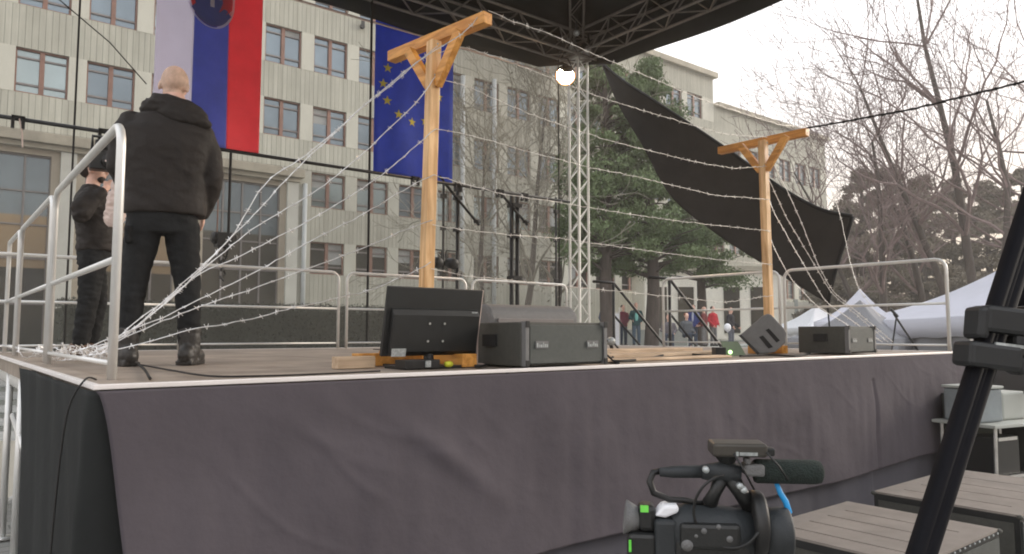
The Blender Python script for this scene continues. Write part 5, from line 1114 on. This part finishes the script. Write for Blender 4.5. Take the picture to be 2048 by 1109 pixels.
# ================================================================ CAMCORDER (foreground)
D0 = 1.45; oc_ = atd(1410, 1060, D0); cz = thing('camcorder', 'black video camcorder with furry-black microphone and blue cable in the foreground', 'camera', oc_.to_tuple(), -HEAD-math.radians(6))
K = D0/FPX
def L(px, py, y=0): return V(((px-1410)*K, y, (1060-py)*K*1.01))
bp, dm = M['black_plastic'], M['dark_metal']; grb = mat('charcoal_rubber', (.022, .026, .029), .6, 0, .15, 20, .1, 200)
MB().tube([L(1345, 1062), L(1370, 1060), L(1440, 1062), L(1500, 1066)], [.042, .050, .050, .046], 24).build('body_barrel', grb, cz, True)
MB().lim(L(1345, 0).x, L(1490, 0).x, -.045, .045, L(0, 1135).z, L(0, 1062).z).build('body_base', bp, cz, bevel=.012)
MB().lim(L(1355, 0).x, L(1470, 0).x, -.055, -.035, L(0, 1085).z, L(0, 1035).z).build('side_panel', bp, cz, bevel=.008)
MB().lathe(L(1498, 1045), (1, 0, 0), [(0, .058), (.004, .064), (.020, .064), (.026, .058)], 30).build('focus_ring', dm, cz, True)
MB().lathe(L(1522, 1062), (1, 0, 0), [(0, .044), (.004, .048), (.046, .050), (.050, .046), (.050, .040), (.01, .036)], 30).build('lens_hood', grb, cz, True)
MB().lathe(L(1282, 1042), (-1, 0, .12), [(0, .020), (.012, .026), (.030, .034), (.031, .028)], 22).build('eyecup', M['wedge'], cz, True)
MB().lim(L(1278, 0).x, L(1312, 0).x, -.026, .026, L(0, 1062).z, L(0, 1010).z).build('viewfinder', bp, cz, bevel=.010)
MB().lim(L(1281, 0).x, L(1297, 0).x, -.0285, -.026, L(0, 1022).z, L(0, 1009).z).build('green_label', mat('bright_green_sticker', (.20, .80, .10), .5), cz)
MB().lim(L(1256, 0).x, L(1312, 0).x, -.035, .035, L(0, 1140).z, L(0, 1062).z).build('battery', bp, cz, bevel=.008)
MB().lim(L(1257, 0).x, L(1262, 0).x, -.038, -.034, L(0, 1096).z, L(0, 1074).z).build('green_mark', mat('green_strip', (.15, .70, .08), .5), cz)
MB().lim(L(1308, 0).x, L(1352, 0).x, -.04, .04, L(0, 1130).z, L(0, 1034).z).build('rear_block', grb, cz, bevel=.008)
b_ = MB(); b_.prism([L(1309, 1029, -.03), L(1326, 1009, -.03), L(1356, 1008, -.03), L(1356, 1021, -.03), L(1330, 1032, -.03)], (0, .05, 0)); b_.build('highlight_cap', M['tent_bright'], cz, bevel=.005)  # bright highlight painted as a white piece
b_ = MB()
for (x, y), r in (((1368, 1076), .012), ((1400, 1048), .006), ((1428, 1040), .005), ((1448, 1062), .007), ((1385, 1058), .004)): b_.lathe(L(x, y, -.050), (0, -1, 0), [(0, r), (.006, r*.9)], 12)
b_.build('button', M['wedge'], cz, True)
MB().tube([L(1322, 949), L(1350, 948), L(1418, 946)], [.0085, .012, .013], 12).tube([L(1405, 947), L(1450, 946), L(1480, 950)], [.014, .022, .020], 12).build('handle', grb, cz, True)
MB().tube([L(1445, 955), L(1432, 985), L(1418, 1012)], [.016, .012, .016], 10).tube([L(1462, 955), L(1480, 985), L(1500, 1015)], [.018, .015, .016], 10).build('handle_post', bp, cz, True)
MB().tube([L(1330, 948, .01), L(1310, 952, .01), L(1302, 968, .0), L(1310, 990, 0), L(1340, 1002, 0), L(1372, 1003, 0), L(1408, 1008, 0)], [.0065, .007, .007, .007, .006, .006, .005], 8).build('rear_loop', dm, cz, True)
MB().lim(L(1423, 0).x, L(1528, 0).x, -.035, .035, L(0, 912).z, L(0, 886).z).build('receiver_box', mat('brown_black_receiver', (.055, .050, .042), .45, .2, .2, 20), cz, bevel=.005)
MB().lim(L(1474, 0).x, L(1508, 0).x, -.0375, -.0350, L(0, 908).z, L(0, 902).z).lim(L(1467, 0).x, L(1472, 0).x, -.0375, -.0350, L(0, 909).z, L(0, 901).z).build('receiver_label', M['badge'], cz)
MB().lim(L(1528, 0).x, L(1546, 0).x, -.02, .01, L(0, 911).z, L(0, 896).z).tube([L(1455, 912), L(1458, 932)], [.024, .012], 10).build('shoe_mount', bp, cz, bevel=.003)
MB().tube([L(1462, 903, -.04), L(1480, 935, -.045), L(1498, 970, -.045)], .0022, 6).build('antenna', dm, cz, True); MB().tube([L(1524, 900, -.04), L(1545, 925, -.045), L(1561, 950, -.045)], .0022, 6).build('antenna', dm, cz, True)
MB().lathe(L(1508, 943), (1, 0, 0), [(0, .021), (.005, .0235), (.115, .0235), (.126, .021), (.131, .012), (.132, .001)], 24).build('microphone', mat('foam_windshield', (.020, .030, .026), .95, 0, .3, 60, .6, 300), cz, True)
MB().lim(L(1486, 0).x, L(1524, 0).x, -.028, .02, L(0, 950).z, L(0, 927).z).lim(L(1486, 0).x, L(1498, 0).x, -.028, .0, L(0, 927).z, L(0, 914).z).build('mic_holder', M['wedge'], cz, bevel=.005)
cc = L(1445, 1010, -.055); MB().tube([cc+V((.063*math.cos(a)*1.0, .008*math.sin(a*2), .068*math.sin(a))) for a in [math.radians(d_) for d_ in range(95, 330, 9)]], .0028, 8).build('cable_loop', dm, cz, True)
MB().tube([L(1551, 966), L(1558, 985), L(1568, 1002), L(1574, 1022), L(1568, 1030), L(1552, 1028), L(1530, 1016)], [.0045, .0055, .006, .006, .0045, .003, .003], 8).build('blue_cable', mat('bright_blue_cable', (.03, .36, .80), .4, 0, .1), cz, True)
b_ = MB()
for (x, y) in ((1475, 968), (1482, 975), (1410, 938)): MB().lathe(L(x, y, -.02), (0, -1, 0), [(0, .007), (.012, .006)], 10).build('knob', M['badge'], cz, True)
MB().tube([L(1380, 1105, -.03), L(1400, 1112, -.05), L(1440, 1140, -.05)], .004, 6).build('hand_strap', M['wedge'], cz, True)
# tripod carrying the camcorder
ct = thing('camcorder_tripod', 'tripod under the foreground camcorder, hidden below the photo', 'tripod', (oc_.x, oc_.y, 0)); hz = L(0, 1142).z+oc_.z
MB().lathe((0, 0, hz-.09), (0, 0, 1), [(0, .03), (.03, .04), (.06, .045), (.09, .045)], 18).build('head', dm, ct, True); MB().tube([(0, 0, .35), (0, 0, hz-.08)], .017, 12).build('centre_column', dm, ct, True)
for k in range(3): a = k*2.094+.4; MB().tube([(0, 0, hz-.12), (.45*math.cos(a), .45*math.sin(a), .01)], .016, 10).build('leg', bp, ct, True)

# ---------------------------------------------------------------- haze
hz_ = MB().lim(-120, 160, -90, 150, -1, 30).build('haze', None); tag(hz_, kind='stuff'); hz_.data.materials.clear()
hm_ = bpy.data.materials.new('pale_haze'); hm_.use_nodes = True; n_ = hm_.node_tree.nodes; n_.remove(n_['Principled BSDF']); pv_ = n_.new('ShaderNodeVolumePrincipled')
pv_.inputs['Color'].default_value = (.97, .93, .89, 1); pv_.inputs['Density'].default_value = .0022; pv_.inputs['Anisotropy'].default_value = .3
hm_.node_tree.links.new(pv_.outputs[0], n_['Material Output'].inputs['Volume']); hz_.data.materials.append(hm_)
